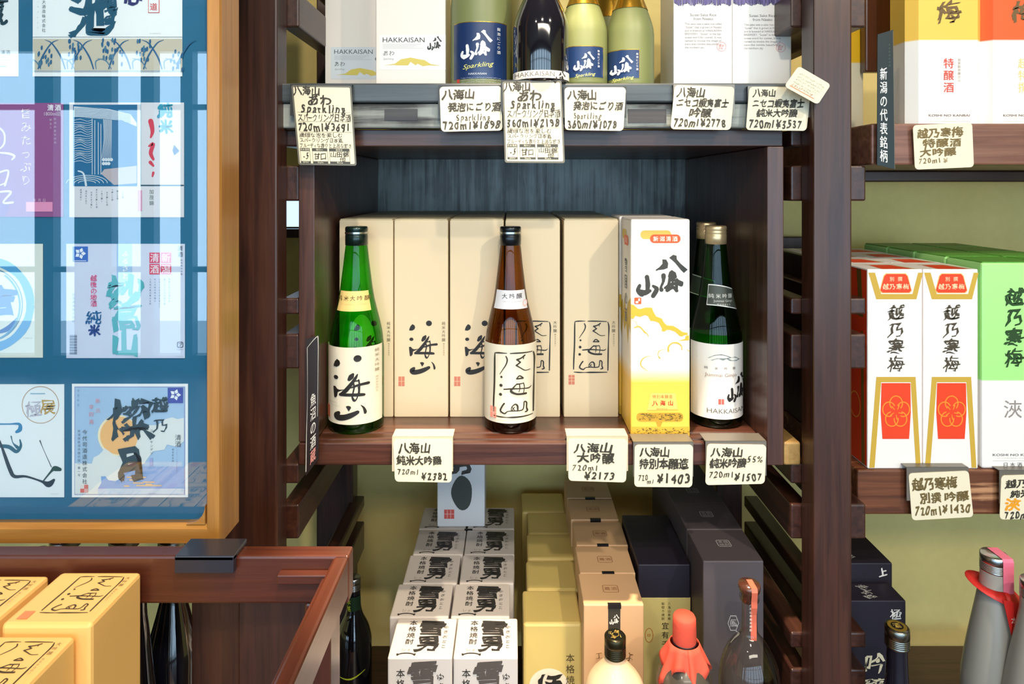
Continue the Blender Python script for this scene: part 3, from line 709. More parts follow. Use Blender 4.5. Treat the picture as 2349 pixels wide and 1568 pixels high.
b, rf = champagne(1445, .945, .0338, .190, G_frost, 'smaller pale green gold-foiled bottle with its navy label turned left, next to the white cartons', GOLDF, .112)
navy(b, rf, .945, .0338, 1445, 1392, 1456, 114, .66)
b, rf = champagne(1400, 1.03, .0335, .245, G_frost, 'gold-foiled bottle standing behind the two smaller navy-labelled bottles', GOLDF, .12)
b, rf = champagne(1196, 1.055, .0443, .30, mat('olive_frosted_glass', (120, 112, 62), .4), 'olive frosted bottle standing behind the dark bottle on the top shelf')

# ------------------------------------------------------------ lower middle shelf cartons
LS = .50
GREYW = mat('grey_white_card', (206, 198, 192), .55)
TX = (44, 42, 40)
H1 = EYE-.605
def yuki(x0, Z, label, first=None):
    if first:
        r = copy_tree(first); r.location = (x0+.0415, Z+.039, LS); tag(r, label); return r
    r = carton('shochu_carton', x0, x0+.083, Z, Z+.078, LS, H1, GREYW, label, group='grey-white shochu cartons on the lower shelf', bev=.002)
    p = Print()                                            # lid, millimetre-like units 0..100
    p.ch('雪', 61, 27, 42, TX, bold=.032, sx=1.15, brush=.8, rot=-.03); p.ch('男', 59, 66, 42, TX, bold=.036, sx=1.0, brush=1, rot=.03)
    p.vtext('本格焼酎', 28, 6, 14, TX, pitch=16.5, bold=.012); p.vtext('ゆきおとこ', 85, 20, 9, (110, 106, 102), pitch=12.5, brush=1)
    p.ring(27, 97, 14, 2.4, TX, 2, ry=6, a0=PI, a1=2*PI, n=12); p.line(13, 92, 13, 95, 3, TX, 2); p.line(41, 92, 41, 95, 3, TX, 2); p.scribble(19, 83, 36, 10, (170, 160, 154))
    p.build(r, on_top(-.0405, .0405, -.038, .038, H1-LS))
    p = Print(); dx = CX+x0*F/Z-889
    p.ch('雪', 970+dx, 1547, 66, (84, 76, 72), bold=.032, sx=1.1, brush=.8); p.ch('男', 966+dx, 1614, 66, (84, 76, 72), bold=.036, brush=1)
    p.vtext('本格焼酎', 919+dx, 1533, 21, TX, pitch=24, bold=.015); p.vtext('ゆきおとこ', 1010+dx, 1542, 19, TX, pitch=22, brush=1)
    p.build(r, on_front(r, Z))
    return r
Zr = [.851, .931, 1.010, 1.089, 1.171]
sides = (('left', [-.1599, -.1722, -.1670, -.1635, -.1650]), ('right', [-.0755, -.0862, -.0805, -.0790, -.0790]))
rn = ['frontmost', 'second', 'third', 'fourth', 'rearmost']
fst = None
for sd, xs in sides:
    for i, x in enumerate(xs):
        q = yuki(x, Zr[i], 'grey-white carton with bold black lid characters, %s of the %s column, lower shelf' % (rn[i], sd), fst)
        fst = fst or q
        if i == 0: q.rotation_euler.z = .0
# upright white carton standing on the rear ones; its picture is left as a plain dark ink shape
r = carton('display_carton', wx(1003, 1.178), wx(1112, 1.178), 1.178, 1.240, H1+.0002, H1+.215, mat('blue_white_card', (226, 230, 236), .5), 'upright white carton with a dark ink shape, standing on the rearmost grey-white cartons', bev=.0015)
p = Print(); p.disc(1060, 1130, 24, (60, 70, 68), 1, ry=38, n=24, wob=.06)
p.ch('男', 1055, 1058, 60, (60, 58, 56), bold=.05, brush=1)
p.rect(1019, 1168, 1042, 1189, (214, 90, 84), 2, 'seal')
for a in (1026, 1034): p.line(a, 1169, a, 1188, 1, (240, 210, 205), 3, 'seal')
p.line(1019, 1178, 1042, 1178, 1, (240, 210, 205), 3, 'seal'); p.build(r, on_front(r, 1.178))
box('black_tab', (wx(1066, 1.171), wx(1084, 1.171), 1.1690, 1.1705, H1-.006, H1+.0006), mat('black_tape', (20, 18, 22), .5), None, 0)
tb = bpy.data.objects['black_tab']; tag(tb, 'small black tape tab joining the two rearmost grey-white cartons', 'tape')
# olive-gold cartons
GO = mat('olive_gold_card', (216, 192, 116), .45)
H2 = EYE-.616
for i, (x, Z) in enumerate(((.0157, .934), (.0227, 1.013), (.0256, 1.098), (.0280, 1.175), (.0186, 1.255))):
    r = carton('shochu_carton', x, x+.083, Z, Z+.078, LS, H2, GO, 'plain gold-cream carton, %s of the column beside the grey-white cartons' % rn[i], group='gold-cream cartons', bev=.004)
    if i == 0:
        p = Print(); p.disc(1259, 1572, 45, (240, 226, 200), 1, ry=40, n=30)
        p.vtext('本格焼酎', 1308, 1498, 21, (84, 70, 40), pitch=25, bold=.006); p.ch('ほ', 1262, 1572, 62, (40, 36, 30), bold=.05, brush=1, lvl=3); p.build(r, on_front(r, .934))
# tan cartons with seal and black tab
TAN = mat('tan_card', (222, 180, 136), .5)
H3 = EYE-.570
ft = None
for i, (x, Z) in enumerate(((.0977, .903), (.1000, .977), (.1025, 1.053), (.1010, 1.134), (.1010, 1.212))):
    lab = 'tan carton with square lid seal and black tab, %s of its column' % rn[i]
    if ft:
        r = copy_tree(ft); r.location = (x+.041, Z+.0365, LS)
        for ch in list(r.children):
            if ch.name.startswith(('paper_band', 'lettering_front')): bpy.data.objects.remove(ch)
        tag(r, lab)
    else:
        r = carton('shochu_carton', x, x+.082, Z, Z+.073, LS, H3, TAN, lab, group='tan cartons on the lower shelf')
        p = Print(); g = (176, 128, 92)
        q = rr(38, 40, 64, 62, 3); p.stroke([(a, b_, 1.6) for a, b_ in q+[q[0]]], g, 1, 'seal', raw=True); p.htext('嘉酒', 40, 51, 11, g, name='seal')
        p.build(r, on_top(-.041, .041, -.0365, .0365, H3-LS)); 
        box('black_tab', (x+.033, x+.051, Z-.0008, Z+.004, H3-.005, H3+.0006), mat('black_tape', (20, 18, 22), .5), r, 0)
        p = Print(); p.rect(1395, 1387, 1423, 1480, (58, 56, 46), 1, 'paper_band'); logo_brush(p, lambda a, b_: (1398+(a-90)*.042, 1408+(b_-110)*.052), .05, (235, 230, 220)); 
        p.ch('工', 1374, 1503, 17, (110, 80, 40), brush=1); p.ch('よ', 1444, 1505, 22, (110, 80, 40), brush=1)
        p.parts = {(('lettering_front' if k[0] == 'lettering' else k[0]), k[1]): v for k, v in p.parts.items()}
        p.build(r, on_front(r, .903)); ft = r
for o in bpy.data.objects:
    if o.name.startswith('lettering_front'): o.name = 'lettering'
# black carton with cream wrapper
BLK = mat('blue_black_card', (34, 30, 44), .5)
r = carton('shochu_carton', .1870, .2635, .98, 1.128, LS, EYE-.559, BLK, 'wide black-lidded carton with a cream lower wrapper, between the tan and grey columns')
box('paper_wrapper', (.1866, .2639, .9794, 1.1284, LS+.001, wz(1370, .98)), mat('cream_wrapper', (206, 190, 120), .6), r, .0006)
p = Print(); p.vtext('八海山本格', 1535, 1380, 7, (80, 70, 40), pitch=8.6); p.vtext('粕取り焼酎', 1521, 1380, 7, (80, 70, 40), pitch=8.6); p.vtext('宜有千萬', 1526, 1426, 17, (60, 50, 30), pitch=21, bold=.01)
p.ring(1489, 1456, 9, 1.2, (190, 110, 50), 2, ry=16); p.htext('印', 1484, 1456, 9, (190, 110, 50)); p.build(r, on_front(r, .9792))
# dark grey cartons
DG = mat('dark_grey_card', (86, 78, 82), .5)
H4 = EYE-.520
f4 = None
for i, Z in enumerate((.92, 1.006, 1.088, 1.17)):
    lab = 'dark grey carton with a white square seal on its lid, %s in the right-hand column' % ['frontmost', 'second', 'third', 'rearmost'][i]
    if f4: r = copy_tree(f4); r.location = (.3075, Z+.042, LS); tag(r, lab); continue
    r = carton('shochu_carton', .2655, .3495, Z, Z+.084, LS, H4, DG, lab, group='dark grey cartons on the lower shelf')
    p = Print(); g = (176, 170, 172); q = rr(40, 36, 62, 56, 3); p.stroke([(a, b_, 1.4) for a, b_ in q+[q[0]]], g, 1, 'seal', raw=True); p.htext('本格', 42, 42, 9, g, name='seal'); p.htext('焼酎', 42, 51, 9, g, name='seal')
    p.build(r, on_top(-.042, .042, -.042, .042, H4-LS))
    p = Print(); g = (206, 200, 200); p.disc(1682, 1428, 13, g, 1, ry=20, n=6); p.disc(1682, 1428, 11.5, (86, 78, 82), 2, ry=18, n=6); p.ch('風', 1682, 1428, 19, g, lvl=3, brush=1)
    p.stroke([(1688, 1446, 1), (1694, 1452, 5), (1684, 1462, 3), (1676, 1472, 2)], g, 2); p.build(r, on_front(r, .92)); f4 = r

# ------------------------------------------------------------ bottles on the lower shelf
def screwcap(b, r, z0, z1, m, top=None):
    h = z1-z0; pf = [(r-.001, z0), (r, z0+.001)]
    for i in range(5): pf += [(r, z0+h*(.12+i*.09)), (r-.0009, z0+h*(.15+i*.09)), (r, z0+h*(.18+i*.09))]
    pf += [(r, z1-.0015), (r-.0012, z1), (0, z1)]
    link('cap', lathe(pf, 36), m, b)
    if top is not None:
        link('cap_top', lathe([(0, z1+.0002), (r*.78, z1+.0002)], 28), top, b)
def profbottle(name, cxp, Yc, pts, glass, label, base=LS):
    b = empty(name, (wx(cxp, Yc), Yc, base), label, 'bottle')
    link('glass_body', lathe(spline(pts, 3), 44), glass, b)
    return b
# frosted pink-cream bottle
Yc = .82; zt = wz(1455, Yc)-LS
fro = mat('cream_frosted_glass', (226, 196, 160), .35, coat=.2)
b = profbottle('shochu_bottle', 1411, Yc, [(0, .003), (.034, 0), (.0385, .006), (.0385, zt-.105), (.0380, zt-.075), (.033, zt-.056), (.022, zt-.042), (.0140, zt-.032), (.0122, zt-.024), (.0118, zt-.012)], fro, 'cream frosted bottle with a black and gold screw cap, in front of the tan cartons')
screwcap(b, .0132, zt-.026, zt, mat('black_gold_cap', (60, 54, 34), .25, metal=.7), mat('black_cap_top', (22, 24, 22), .35))
p = Print()
for i in range(4):
    a = i*PI/2+.5; p.ch('八海山焼'[i], 50+22*math.cos(a), 50+22*math.sin(a), 26, (206, 170, 84), rot=-.3, brush=1)
p.build(b, on_top(-.0125, .0125, -.0125, .0125, zt+.0003))
# red cloth-topped dark bottle
Yc = .83; zt = wz(1410, Yc)-LS
dk = mat('dark_frosted_glass', (72, 66, 58), .3, coat=.3)
b = profbottle('shochu_bottle', 1570, Yc, [(0, .003), (.030, 0), (.0345, .006), (.0345, zt-.11), (.0340, zt-.082), (.029, zt-.066), (.020, zt-.055), (.0135, zt-.045), (.0120, zt-.03), (.0115, zt-.012)], dk, 'dark frosted bottle topped with a tied red cloth, in front of the black carton')
redc = mat('red_cloth', (226, 84, 62), .75, bump=.15, nscale=150)
link('cloth_cap', lathe([(.0141, zt-.033), (.0147, zt-.028), (.0144, zt-.010), (.0141, zt-.003), (.0125, zt), (0, zt+.0003)], 32), redc, b)
vs, fs = [], []; n = 48
for i in range(n+1):
    a = 2*PI*i/n; lob = .5+.5*math.cos(4*(a-.35)); drop = .020+.024*lob
    for j in range(6):
        t = j/5; rr_2 = .0142+(.0030+.0085*(.6+.4*lob))*t*(1+.10*math.sin(14*a))+.0035*math.sin(9*a)*t
        vs.append((rr_2*math.sin(a)*1.25, -rr_2*math.cos(a)*1.1, zt-.033-drop*t))
for i in range(n):
    for j in range(5): q = i*6+j; fs.append((q, q+6, q+7, q+1))
o = link('cloth_skirt', mesh(vs, fs, True), redc, b); md = o.modifiers.new('t', 'SOLIDIFY'); md.thickness = .0006
link('cord', lathe([(.0143+.0007*math.sin(a), zt-.0325+.0009*math.cos(a)) for a in [i*PI/4 for i in range(9)]], 32), mat('black_cord', (40, 24, 30), .6), b)
# clear bottle with stopper
Yc = .84; zt = wz(1337, Yc)-LS
clr = tinted_glass('clear_bottle_glass', (.96, .95, .91), (.68, .65, .55), refl=1.6)
b = profbottle('shochu_bottle', 1719, Yc, [(0, .003), (.032, 0), (.0375, .006), (.0378, zt-.165), (.0370, zt-.120), (.032, zt-.095), (.022, zt-.076), (.0120, zt-.064), (.0098, zt-.055), (.0092, zt-.030), (.0096, zt-.022), (.0118, zt-.020), (.0118, zt-.015)], clr, 'clear glass bottle with brown stopper and pink strip before the dark grey cartons')
link('stopper', lathe([(.0098, zt-.022), (.0100, zt-.012), (.0125, zt-.009), (.0136, zt-.004), (.0130, zt), (0, zt+.0008)], 32), mat('brown_stopper', (86, 50, 38), .2, coat=.8), b)
strip = mat('pink_paper_strip', (222, 110, 84), .5)
me = mesh([(x, y, z) for y, z in ((.006, zt+.0013), (-.0128, zt+.0008), (-.0141, zt-.004), (-.0124, zt-.016), (-.0124, zt-.024), (-.0100, zt-.034), (-.0103, zt-.066)) for x in (-.002, .0055)], [(2*i, 2*i+1, 2*i+3, 2*i+2) for i in range(6)])
link('paper_strip', me, strip, b)
p = Print(); p.vtext('八海山本格米焼酎', 1723, 1386, 6, (250, 235, 225), pitch=8.2, name='lettering')
o_ = b.location; p.build(b, lambda x, y, l: (wx(x, .828)-o_[0], -.0108, wz(y, .828)-o_[2]))
band_label('printed_label', b, .0378, .04, zt-.118, -.62, .55, mat('pale_grey_label', (214, 208, 196), .5))
# dark bottle beside the table corner
Yc = 1.15; zt = wz(1322, Yc)-LS
b = profbottle('shochu_bottle', 812, Yc, [(0, .003), (.026, 0), (.0305, .006), (.0305, zt-.125), (.0300, zt-.105), (.0250, zt-.085), (.0160, zt-.066), (.0122, zt-.050), (.0112, zt-.030), (.0108, zt-.012)], G_black, 'dark glass bottle with a green neck label beside the red-brown table corner')
screwcap(b, .0115, zt-.022, zt, SILV)
gl = mat('dark_green_paper', (22, 50, 30), .5)
band_label('neck_label', b, .0124, wz(1430, 1.14)-LS, wz(1368, 1.14)-LS, -1.3, 1.3, gl)
p = Print(); p.vtext('本格焼酎', 800, 1372, 14, (206, 220, 60), pitch=15.5, brush=.7); p.build(b, lambda x, y, l: (.0128*math.sin(max(-1.3, min(1.3, (x-810)*.055))), -.0130*math.cos(max(-1.3, min(1.3, (x-810)*.055))), wz(y, 1.14)-LS))
p = Print(); p.stroke([(790, 1556, 2), (815, 1556, 4), (842, 1544, 2)], (180, 196, 50)); p.build(b, on_round(b, Yc, .0305, 812, Yc-.03))

# ------------------------------------------------------------ right bay: middle row
RB = 1.003; WR = (245, 240, 234); ORR = (238, 66, 22); GD = (206, 168, 60)
def kanbai(x0, Z, label, first=None, g='white cartons with gold bands and red emblem'):
    if first:
        r = copy_tree(first); r.location = (x0+.0387, Z+.0385, RB); tag(r, label); return r
    r = carton('sake_carton', x0, x0+.0774, Z, Z+.077, RB, 1.2835, mat('white_card_b', WR, .45), label, group=g)
    p = Print(); dx = CX+x0*F/Z-1990
    q = lambda pts: [(a+dx, b_) for a, b_ in pts]
    p.poly(q([(1992,625),(2007,625),(2021,674),(2093,674),(2106,625),(2117,625),(2102,686),(2010,686)]), GD, 1)
    def trap(x0_, x1_, y0_, y1_, ins, r_, col, lvl):
        p.poly(q([(x0_+ins+r_, y0_), (x1_-ins-r_, y0_), (x1_-ins, y0_+r_), (x1_, y1_-r_), (x1_-r_, y1_), (x0_+r_, y1_), (x0_, y1_-r_), (x0_+ins, y0_+r_)]), col, lvl)
    trap(2017.5, 2091.5, 626.5, 672, 9, 5, (240, 196, 110), 2); trap(2019, 2090, 628, 670.5, 9, 5, ORR, 3)
    p.htext('別撰', 2040+dx, 639.5, 11, (250, 226, 180), pitch=18.5, lvl=4, bold=.01); p.htext('越乃寒梅', 2024+dx, 657, 14, (250, 226, 180), pitch=15.6, lvl=4, bold=.02, brush=1)
    p.vtext('越乃寒梅', 2055+dx, 698, 37, (74, 62, 44), pitch=39.3, bold=.022, brush=1.3, shear=.08)
    p.poly(q([(2010,864),(2100,864),(2112,1072),(2101,1072),(2089,876),(2021,876),(2006,1072),(1994,1072)]), GD, 1)
    p.poly(q([(2022,878),(2087,878),(2088,879.5),(2089,945),(2085,1006),(2024,1006),(2020,945)]), ORR, 2)
    cx0, cy0 = 2055+dx, 944
    for k in range(5):
        a = -PI/2+k*2*PI/5
        p.ring(cx0+17*math.cos(a), cy0+20*math.sin(a), 14.5, 2.4, (248, 150, 40), 3+k % 2, ry=16.5, a0=a-2.35, a1=a+2.35, n=20)
        p.stroke([(cx0+6*math.cos(a+.6), cy0+7*math.sin(a+.6), 1.6), (cx0+14*math.cos(a+.5), cy0+17*math.sin(a+.5), 2.6)], (248, 150, 40), 4, 'printing')
    p.build(r, on_front(r, Z), .5)
    p = Print()                                            # lid print 0..100, and left side in millimetres
    p.poly([(28,98),(82,98),(74,40),(34,40)], ORR, 1); p.poly([(84,98),(90,98),(80,36),(28,36),(28,39),(77,39)], GD, 1); p.build(r, on_top(-.0385, .0385, -.0385, .0385, 1.2835-RB))
    p = Print(); o_ = r.location
    p.rect(2, 2, 75, 278, ORR, 1); p.poly([(48,2),(60,2),(66,70),(2,66),(2,56),(54,60)], (120, 90, 30), 2); p.poly([(60,90),(66,90),(70,278),(62,278)], (120, 90, 30), 2)
    p.ring(44, 200, 14, 2, (248, 150, 60), 3, ry=18)
    p.build(r, lambda u, v, l: (-.0387-LV*(l+.5), .0383-u*.001, .2805-v*.001), .5)
    return r
fk = None
for j, (xa, sd) in enumerate(((wx(1990, .932), 'left'), (wx(2117.5, .932), 'right'))):
    for i in range(4):
        q = kanbai(xa, .932+i*.0785, 'white carton with gold bands and red plum emblem, %s row, %s column' % (['front', 'second', 'third', 'rearmost'][i], sd), fk)
        fk = fk or q
gcard = grad_card('green_over_white_card', [(0, (244, 240, 236)), (.1235, (244, 240, 236)), (.1245, (170, 240, 140)), (.3, (176, 242, 146))])
fg = None
for i in range(5):
    Z = .932+i*.0785 if i else .932
    for j in range(2):
        lab = 'green and white carton, %s row, %s of the green block on the right-hand shelf' % (['front', 'second', 'third', 'fourth', 'rearmost'][i], ('left column', 'right column')[j])
        if j == 1 and i < 1: pass
        if i == 4: continue
        x = wx(2252, .932)+j*.087
        if fg: r = copy_tree(fg); r.location = (x+.0425, Z+.0385, RB); tag(r, lab)
        else:
            r = carton('sake_carton', x, x+.085, Z, Z+.077, RB, 1.2925, gcard, lab, group='green and white cartons', bev=.003)
            box('lid_flap', (x+.002, x+.083, Z+.002, Z+.075, 1.2926, 1.2936), mat('green_lid', (92, 168, 62), .45), r, .0004)
            p = Print(); p.vtext('越乃寒梅', 2326, 660, 42, (34, 70, 24), pitch=46.5, bold=.03, brush=1.3, shear=.08); p.ch('浹', 2323, 938, 44, (150, 140, 136), bold=-.005)
            p.latin('KOSHI NO KANBAI', 2277, 2385, 1045, 5, (110, 104, 104), bold=.02); p.htext('日本酒', 2300, 1066, 13, (90, 90, 90), pitch=16); p.scribble(2285, 1050, 2380, 2.4, (170, 160, 160)); p.line(2277, 1056, 2390, 1056, .6, (180, 176, 176), 2)
            p.build(r, on_front(r, .932)); fg = r
# third column filling the space at the left, seen over the front ones as brown-olive lids is the shaded rear rows

# right bay: top row (cartons with chamfered corners)
def octo(cx_, w_, d_, c_, z0, z1, y0, m):
    pts = [(-w_/2+c_, 0), (w_/2-c_, 0), (w_/2, c_), (w_/2, d_-c_), (w_/2-c_, d_), (-w_/2+c_, d_), (-w_/2, d_-c_), (-w_/2, c_)]
    vs = [(x, y, z) for z in (0, z1-z0) for x, y in pts]; n = 8
    return mesh(vs, [tuple(range(n-1, -1, -1)), tuple(range(n, 2*n))]+[(i, (i+1) % n, (i+1) % n+n, i+n) for i in range(n)])
TB = 1.4844
def topcarton(x0, cname, upper, label, seal, sub):
    Z = .92; w_ = .0823+.024
    m = grad_card(cname, [(0, (244, 240, 232)), (wz(92, Z)-TB-.0005, (244, 240, 232)), (wz(92, Z)-TB+.0005, upper), (.3, upper)])
    r = empty('sake_carton', (x0+.0823/2, Z, TB), label, 'carton', 'chamfered cartons on the top right shelf')
    link('carton_body', octo(0, w_, .060, .012, TB, TB+.30, Z, m), m, r)
    p = Print(); dx = CX+x0*F/Z-2107
    p.ch('梅', 2176+dx, 28, 54, (110, 84, 44), bold=.028, brush=1.3, shear=.1); p.ch('寒', 2170+dx, -34, 54, (110, 84, 44), bold=.028, brush=1.3)
    p.vtext(sub[0], 2176+dx, 133, 25, seal, pitch=27.5, bold=.01); p.vtext(sub[1], 2200+dx, 134, 7, (170, 150, 130), pitch=7.8)
    p.latin('KOSHI NO KANBAI', 2130+dx, 2224+dx, 267, 5, (120, 96, 86), bold=.02); p.scribble(2142+dx, 271, 2212+dx, 2.4, (190, 170, 160)); p.line(2130+dx, 278, 2226+dx, 278, .5, (200, 190, 180), 2)
    p.build(r, on_front(r, Z))
    return r
topcarton(wx(2107, .92), 'yellow_over_white_card', (240, 196, 84), 'ochre and white chamfered carton with red characters, top shelf of the right bay', (214, 60, 40), ('特醸酒', '自家製熟醸仕込'))
topcarton(wx(2278, .92), 'orange_over_white_card', (246, 96, 44), 'orange and white chamfered carton cut by the right edge, top shelf of the right bay', (236, 210, 140), ('超特撰', '大吟醸'))
m = grad_card('yellow_white_rear_card', [(0, (228, 220, 190)), (.110, (228, 220, 190)), (.112, (240, 186, 20)), (.3, (240, 186, 20))])
carton('sake_carton', .500, .5570, 1.05, 1.12, TB, TB+.24, m, 'yellow and white carton glimpsed between the right post and the black sign')

# right bay: lower shelf
r = carton('sake_carton', .4700, .5660, .952, .994, LS, wz(1377, .952), BLK, 'black carton with white brush characters, front of the two beside the right post')
p = Print(); p.ch('極', 2055, 1408, 27, (226, 226, 222), bold=.018, brush=1); p.ch('上', 2054, 1432, 20, (226, 226, 222), bold=.04, brush=1)
p.ch('吟', 2006, 1522, 52, (232, 222, 190), bold=.024, brush=1); p.ch('醸', 2006, 1578, 52, (232, 222, 190), bold=.012, brush=1)
p.build(r, on_front(r, .952))
p = Print(); p.vtext('極上吟醸', 52, 10, 20, (200, 200, 196), pitch=20, brush=1, rot=.5); p.build(r, on_top(-.046, .046, -.020, .020, wz(1377, .952)-LS))
r = carton('sake_carton', .4830, .5740, 1.000, 1.080, LS, wz(1291, 1.0), BLK, 'black carton with white brush characters, rear and taller of the two beside the right post')
p = Print(); p.ch('上', 2025, 1312, 20, (226, 226, 222), bold=.04, rot=.2, brush=1); p.build(r, on_front(r, 1.0))
p = Print(); p.vtext('極上吟醸', 38, 8, 18, (200, 200, 196), pitch=20, brush=1, rot=.5); p.build(r, on_top(-.045, .045, -.04, .04, wz(1291, 1.0)-LS))
Yc = .86; zt = wz(1435, Yc)-LS
b = profbottle('sake_bottle', 2058, Yc, [(0, .003), (.034, 0), (.038, .006), (.038, zt-.25), (.036, zt-.21), (.028, zt-.165), (.0195, zt-.12), (.0140, zt-.07), (.0125, zt-.04), (.0122, zt-.012)], mat('black_satin_glass', (26, 24, 36), .15, coat=.8), 'black bottle with a gold-topped silver cap in front of the black cartons')
screwcap(b, .0146, zt-.026, zt, mat('dark_silver_cap', (150, 146, 136), .25, metal=1), mat('gold_cap_top', (196, 164, 70), .3, metal=.6))
p = Print(); p.disc(50, 50, 30, (30, 26, 20), 1); p.ch('酒', 50, 50, 42, (206, 176, 84), brush=1); p.build(b, on_top(-.0125, .0125, -.0125, .0125, zt+.0003))
frg = mat('grey_frosted_glass', (166, 164, 156), .35, coat=.2)
def potato(cxp, Yc, ytop, label, tail):
    zt = wz(ytop, Yc)-LS
    b = profbottle('shochu_bottle', cxp, Yc, [(0, .003), (.032, 0), (.0370, .006), (.0370, zt-.19), (.0350, zt-.15), (.0290, zt-.11), (.0222, zt-.072), (.0178, zt-.046), (.0160, zt-.034), (.0156, zt-.010)], frg, label)
    screwcap(b, .0160, zt-.022, zt, SILV)
    pk = mat('pink_tape', (240, 120, 150), .5)
    me = mesh([(x, y, z) for y, z in ((.012, zt+.0008), (-.0150, zt+.0008), (-.0168, zt-.003), (-.0168, zt-.030), (-.0172, zt-.042)) for x in (-.001, .0125)], [(2*i, 2*i+1, 2*i+3, 2*i+2) for i in range(4)])
    link('paper_strip', me, pk, b)
    if not tail: return b
    redp = mat('red_paper', (214, 40, 34), .55)
    vs, fs = [], []
    for i in range(25):
        a = 2*PI*i/24
        vs += [(.0168*math.sin(a), -.0168*math.cos(a), zt-.040), (.034*math.sin(a), -.026*math.cos(a), zt-.046+.012*math.sin(-a)-.006*math.cos(a))]
        if i: fs.append((2*i-2, 2*i, 2*i+1, 2*i-1))
    o = link('paper_collar', mesh(vs, fs, True), redp, b); md = o.modifiers.new('t', 'SOLIDIFY'); md.thickness = .0005
    if tail:
        me = mesh([(-.008,-.026,zt-.044),(.024,-.025,zt-.050),(-.003,-.0335,zt-.085),(.021,-.0335,zt-.085),(.002,-.0405,zt-.125),(.016,-.0405,zt-.120),(.006,-.0435,zt-.150)], [(0,1,3,2),(2,3,5,4),(4,5,6)])
        link('paper_tail', me, redp, b)
        p = Print(); p.vtext('本格芋焼酎', 12, 62, 9, (250, 225, 215), pitch=15); p.vtext('新潟の', 23, 52, 8, (250, 225, 215), pitch=13)
        p.build(b, lambda x, y, l: (x*.001-.010+(y-60)*.00003, -.0290-(y-60)*.00018-.0012, zt-y*.001))
    return b
potato(2281, .85, 1268, 'frosted grey bottle with pink strip, silver cap and red paper collar, lower right shelf', True)
potato(2376, .80, 1330, 'frosted bottle cut by the right edge, in front of the red-collared one', False)

# ------------------------------------------------------------ price cards
CARD = mat('cream_card_stock', (238, 227, 198), .6)
CLIP = mat('grey_metal_clip', (132, 126, 116), .35, metal=.5); CLIPD = mat('dark_grey_clip', (60, 62, 62), .4, metal=.3); CLIPW = mat('off_white_clip', (206, 192, 164), .45)
def card(q, Z, label, fn=None, rad=9, border=None, clip=None, Wd=None, Hd=None, m=None, depth=.03, off=0, name='price_card', cat='price card', tilt=0):
    Wd = Wd or (q[1][0]-q[0][0]); Hd = Hd or (q[3][1]-q[0][1])
    cx_ = sum(a for a, b in q)/4; cy_ = sum(b for a, b in q)/4
    o = W(cx_, cy_, Z); r = empty(name, o, label, cat, 'handwritten price cards' if cat == 'price card' else None)
    f = quad(q, Wd, Hd, Z, o)
    out = rr(0, 0, Wd, Hd, rad); n = len(out)
    vs = [Vector(f(x, y, 0)) for x, y in out]; vs += [v+Vector((0, .0009, 0)) for v in vs]
    link('card', mesh(vs, [tuple(range(n)), tuple(range(2*n-1, n-1, -1))]+[((i+1) % n, i, i+n, (i+1) % n+n) for i in range(n)]), (border or m or CARD), r)
    if border:
        p = Print(); p.rrect(4, 4, Wd-4, Hd-4, rad*.6, (238, 227, 198), .3, 'paper'); p.build(r, f)
    if clip:
        zt_ = wz(min(q[0][1], q[1][1])-off, Z)-o[2]; xa = wx(q[0][0]-3, Z)-o[0]; xb = wx(q[1][0]+1, Z)-o[0]
        bm_ = box_mesh(xa, xb, .0012, depth, zt_+.0002, zt_+.0012, 0); link('clip', bm_, clip, r)
        bm_ = box_mesh(xa, xb, .0011, .0021, zt_-.045 if off else zt_-.04, zt_+.0012, 0); link('clip', bm_, clip, r)
    if fn:
        p = Print(); fn(p); p.build(r, f)
    return r
IK = (58, 54, 42)
def tall(vol, price, rice):
    def fn(p):
        p.hand('八海山', 3, 66, 12, 23, IK, .036, -.02); p.hand('あわ', 34, 92, 34, 27, IK, .036); p.hand('Sparkling', 16, 124, 53, 22, IK, .036)
        p.line(8, 62, 134, 62, .7, (120, 116, 96)); p.hand('スパークリング日本酒', 8, 134, 74, 19, IK, .018); p.line(8, 83, 134, 83, .7, (120, 116, 96))
        p.hand(vol+'¥'+price, 6, 132, 95, 22, IK, .036); p.line(8, 107, 134, 107, .7, (120, 116, 96))
        p.hand('繊細な泡を楽しむ', 8, 112, 114, 12, IK, .01); p.hand('スパークリング日本酒。', 8, 116, 126, 11, IK, .01); p.hand('フルーティな香りと上品な甘さ', 6, 132, 138, 11, IK, .01)
        g = (74, 74, 66)
        for a, b_, t, u in ((7, 30, '日本酒度', 'SMV'), (36, 72, '味わい', 'Style'), (77, 125, '使用米', 'Rice')):
            p.rect(a, 144, b_, 151, g); p.rect(a, 174, b_, 179, g); p.line(a, 144, a, 179, .8, g); p.line(b_, 144, b_, 179, .8, g)
            p.htext(t, (a+b_)/2-len(t)*2.8, 147.5, 5.2, (230, 225, 200), pitch=5.6, bold=.01, lvl=3); p.latin(u, (a+b_)/2-7, (a+b_)/2+7, 178.3, 3.4, (230, 225, 200), lvl=3)
        p.hand('-5', 10, 28, 161, 18, IK, .02); p.hand('甘口', 38, 70, 162, 17, IK, .02); p.hand(rice, 78, 124, 158, 14, IK, .015); p.hand('他', 100, 116, 169, 12, IK, .015)
    return fn
def lines(*L):
    def fn(p):
        for t, a, b_, y, sz, *r_ in L: p.hand(t, a, b_, y, sz, r_[0] if r_ else IK, .036 if sz > 18 else .026, .0)
    return fn
ZT = .872
BORD = mat('smoky_sleeve', (110, 108, 96), .4)
card([(668,195),(806,197),(818,380),(685,378)], ZT, 'tall bordered price card reading 720ml ¥3691, at the left end of the top shelf', tall('720ml', '3691', '山田錦'), 5, BORD, CLIPD, 140, 183)
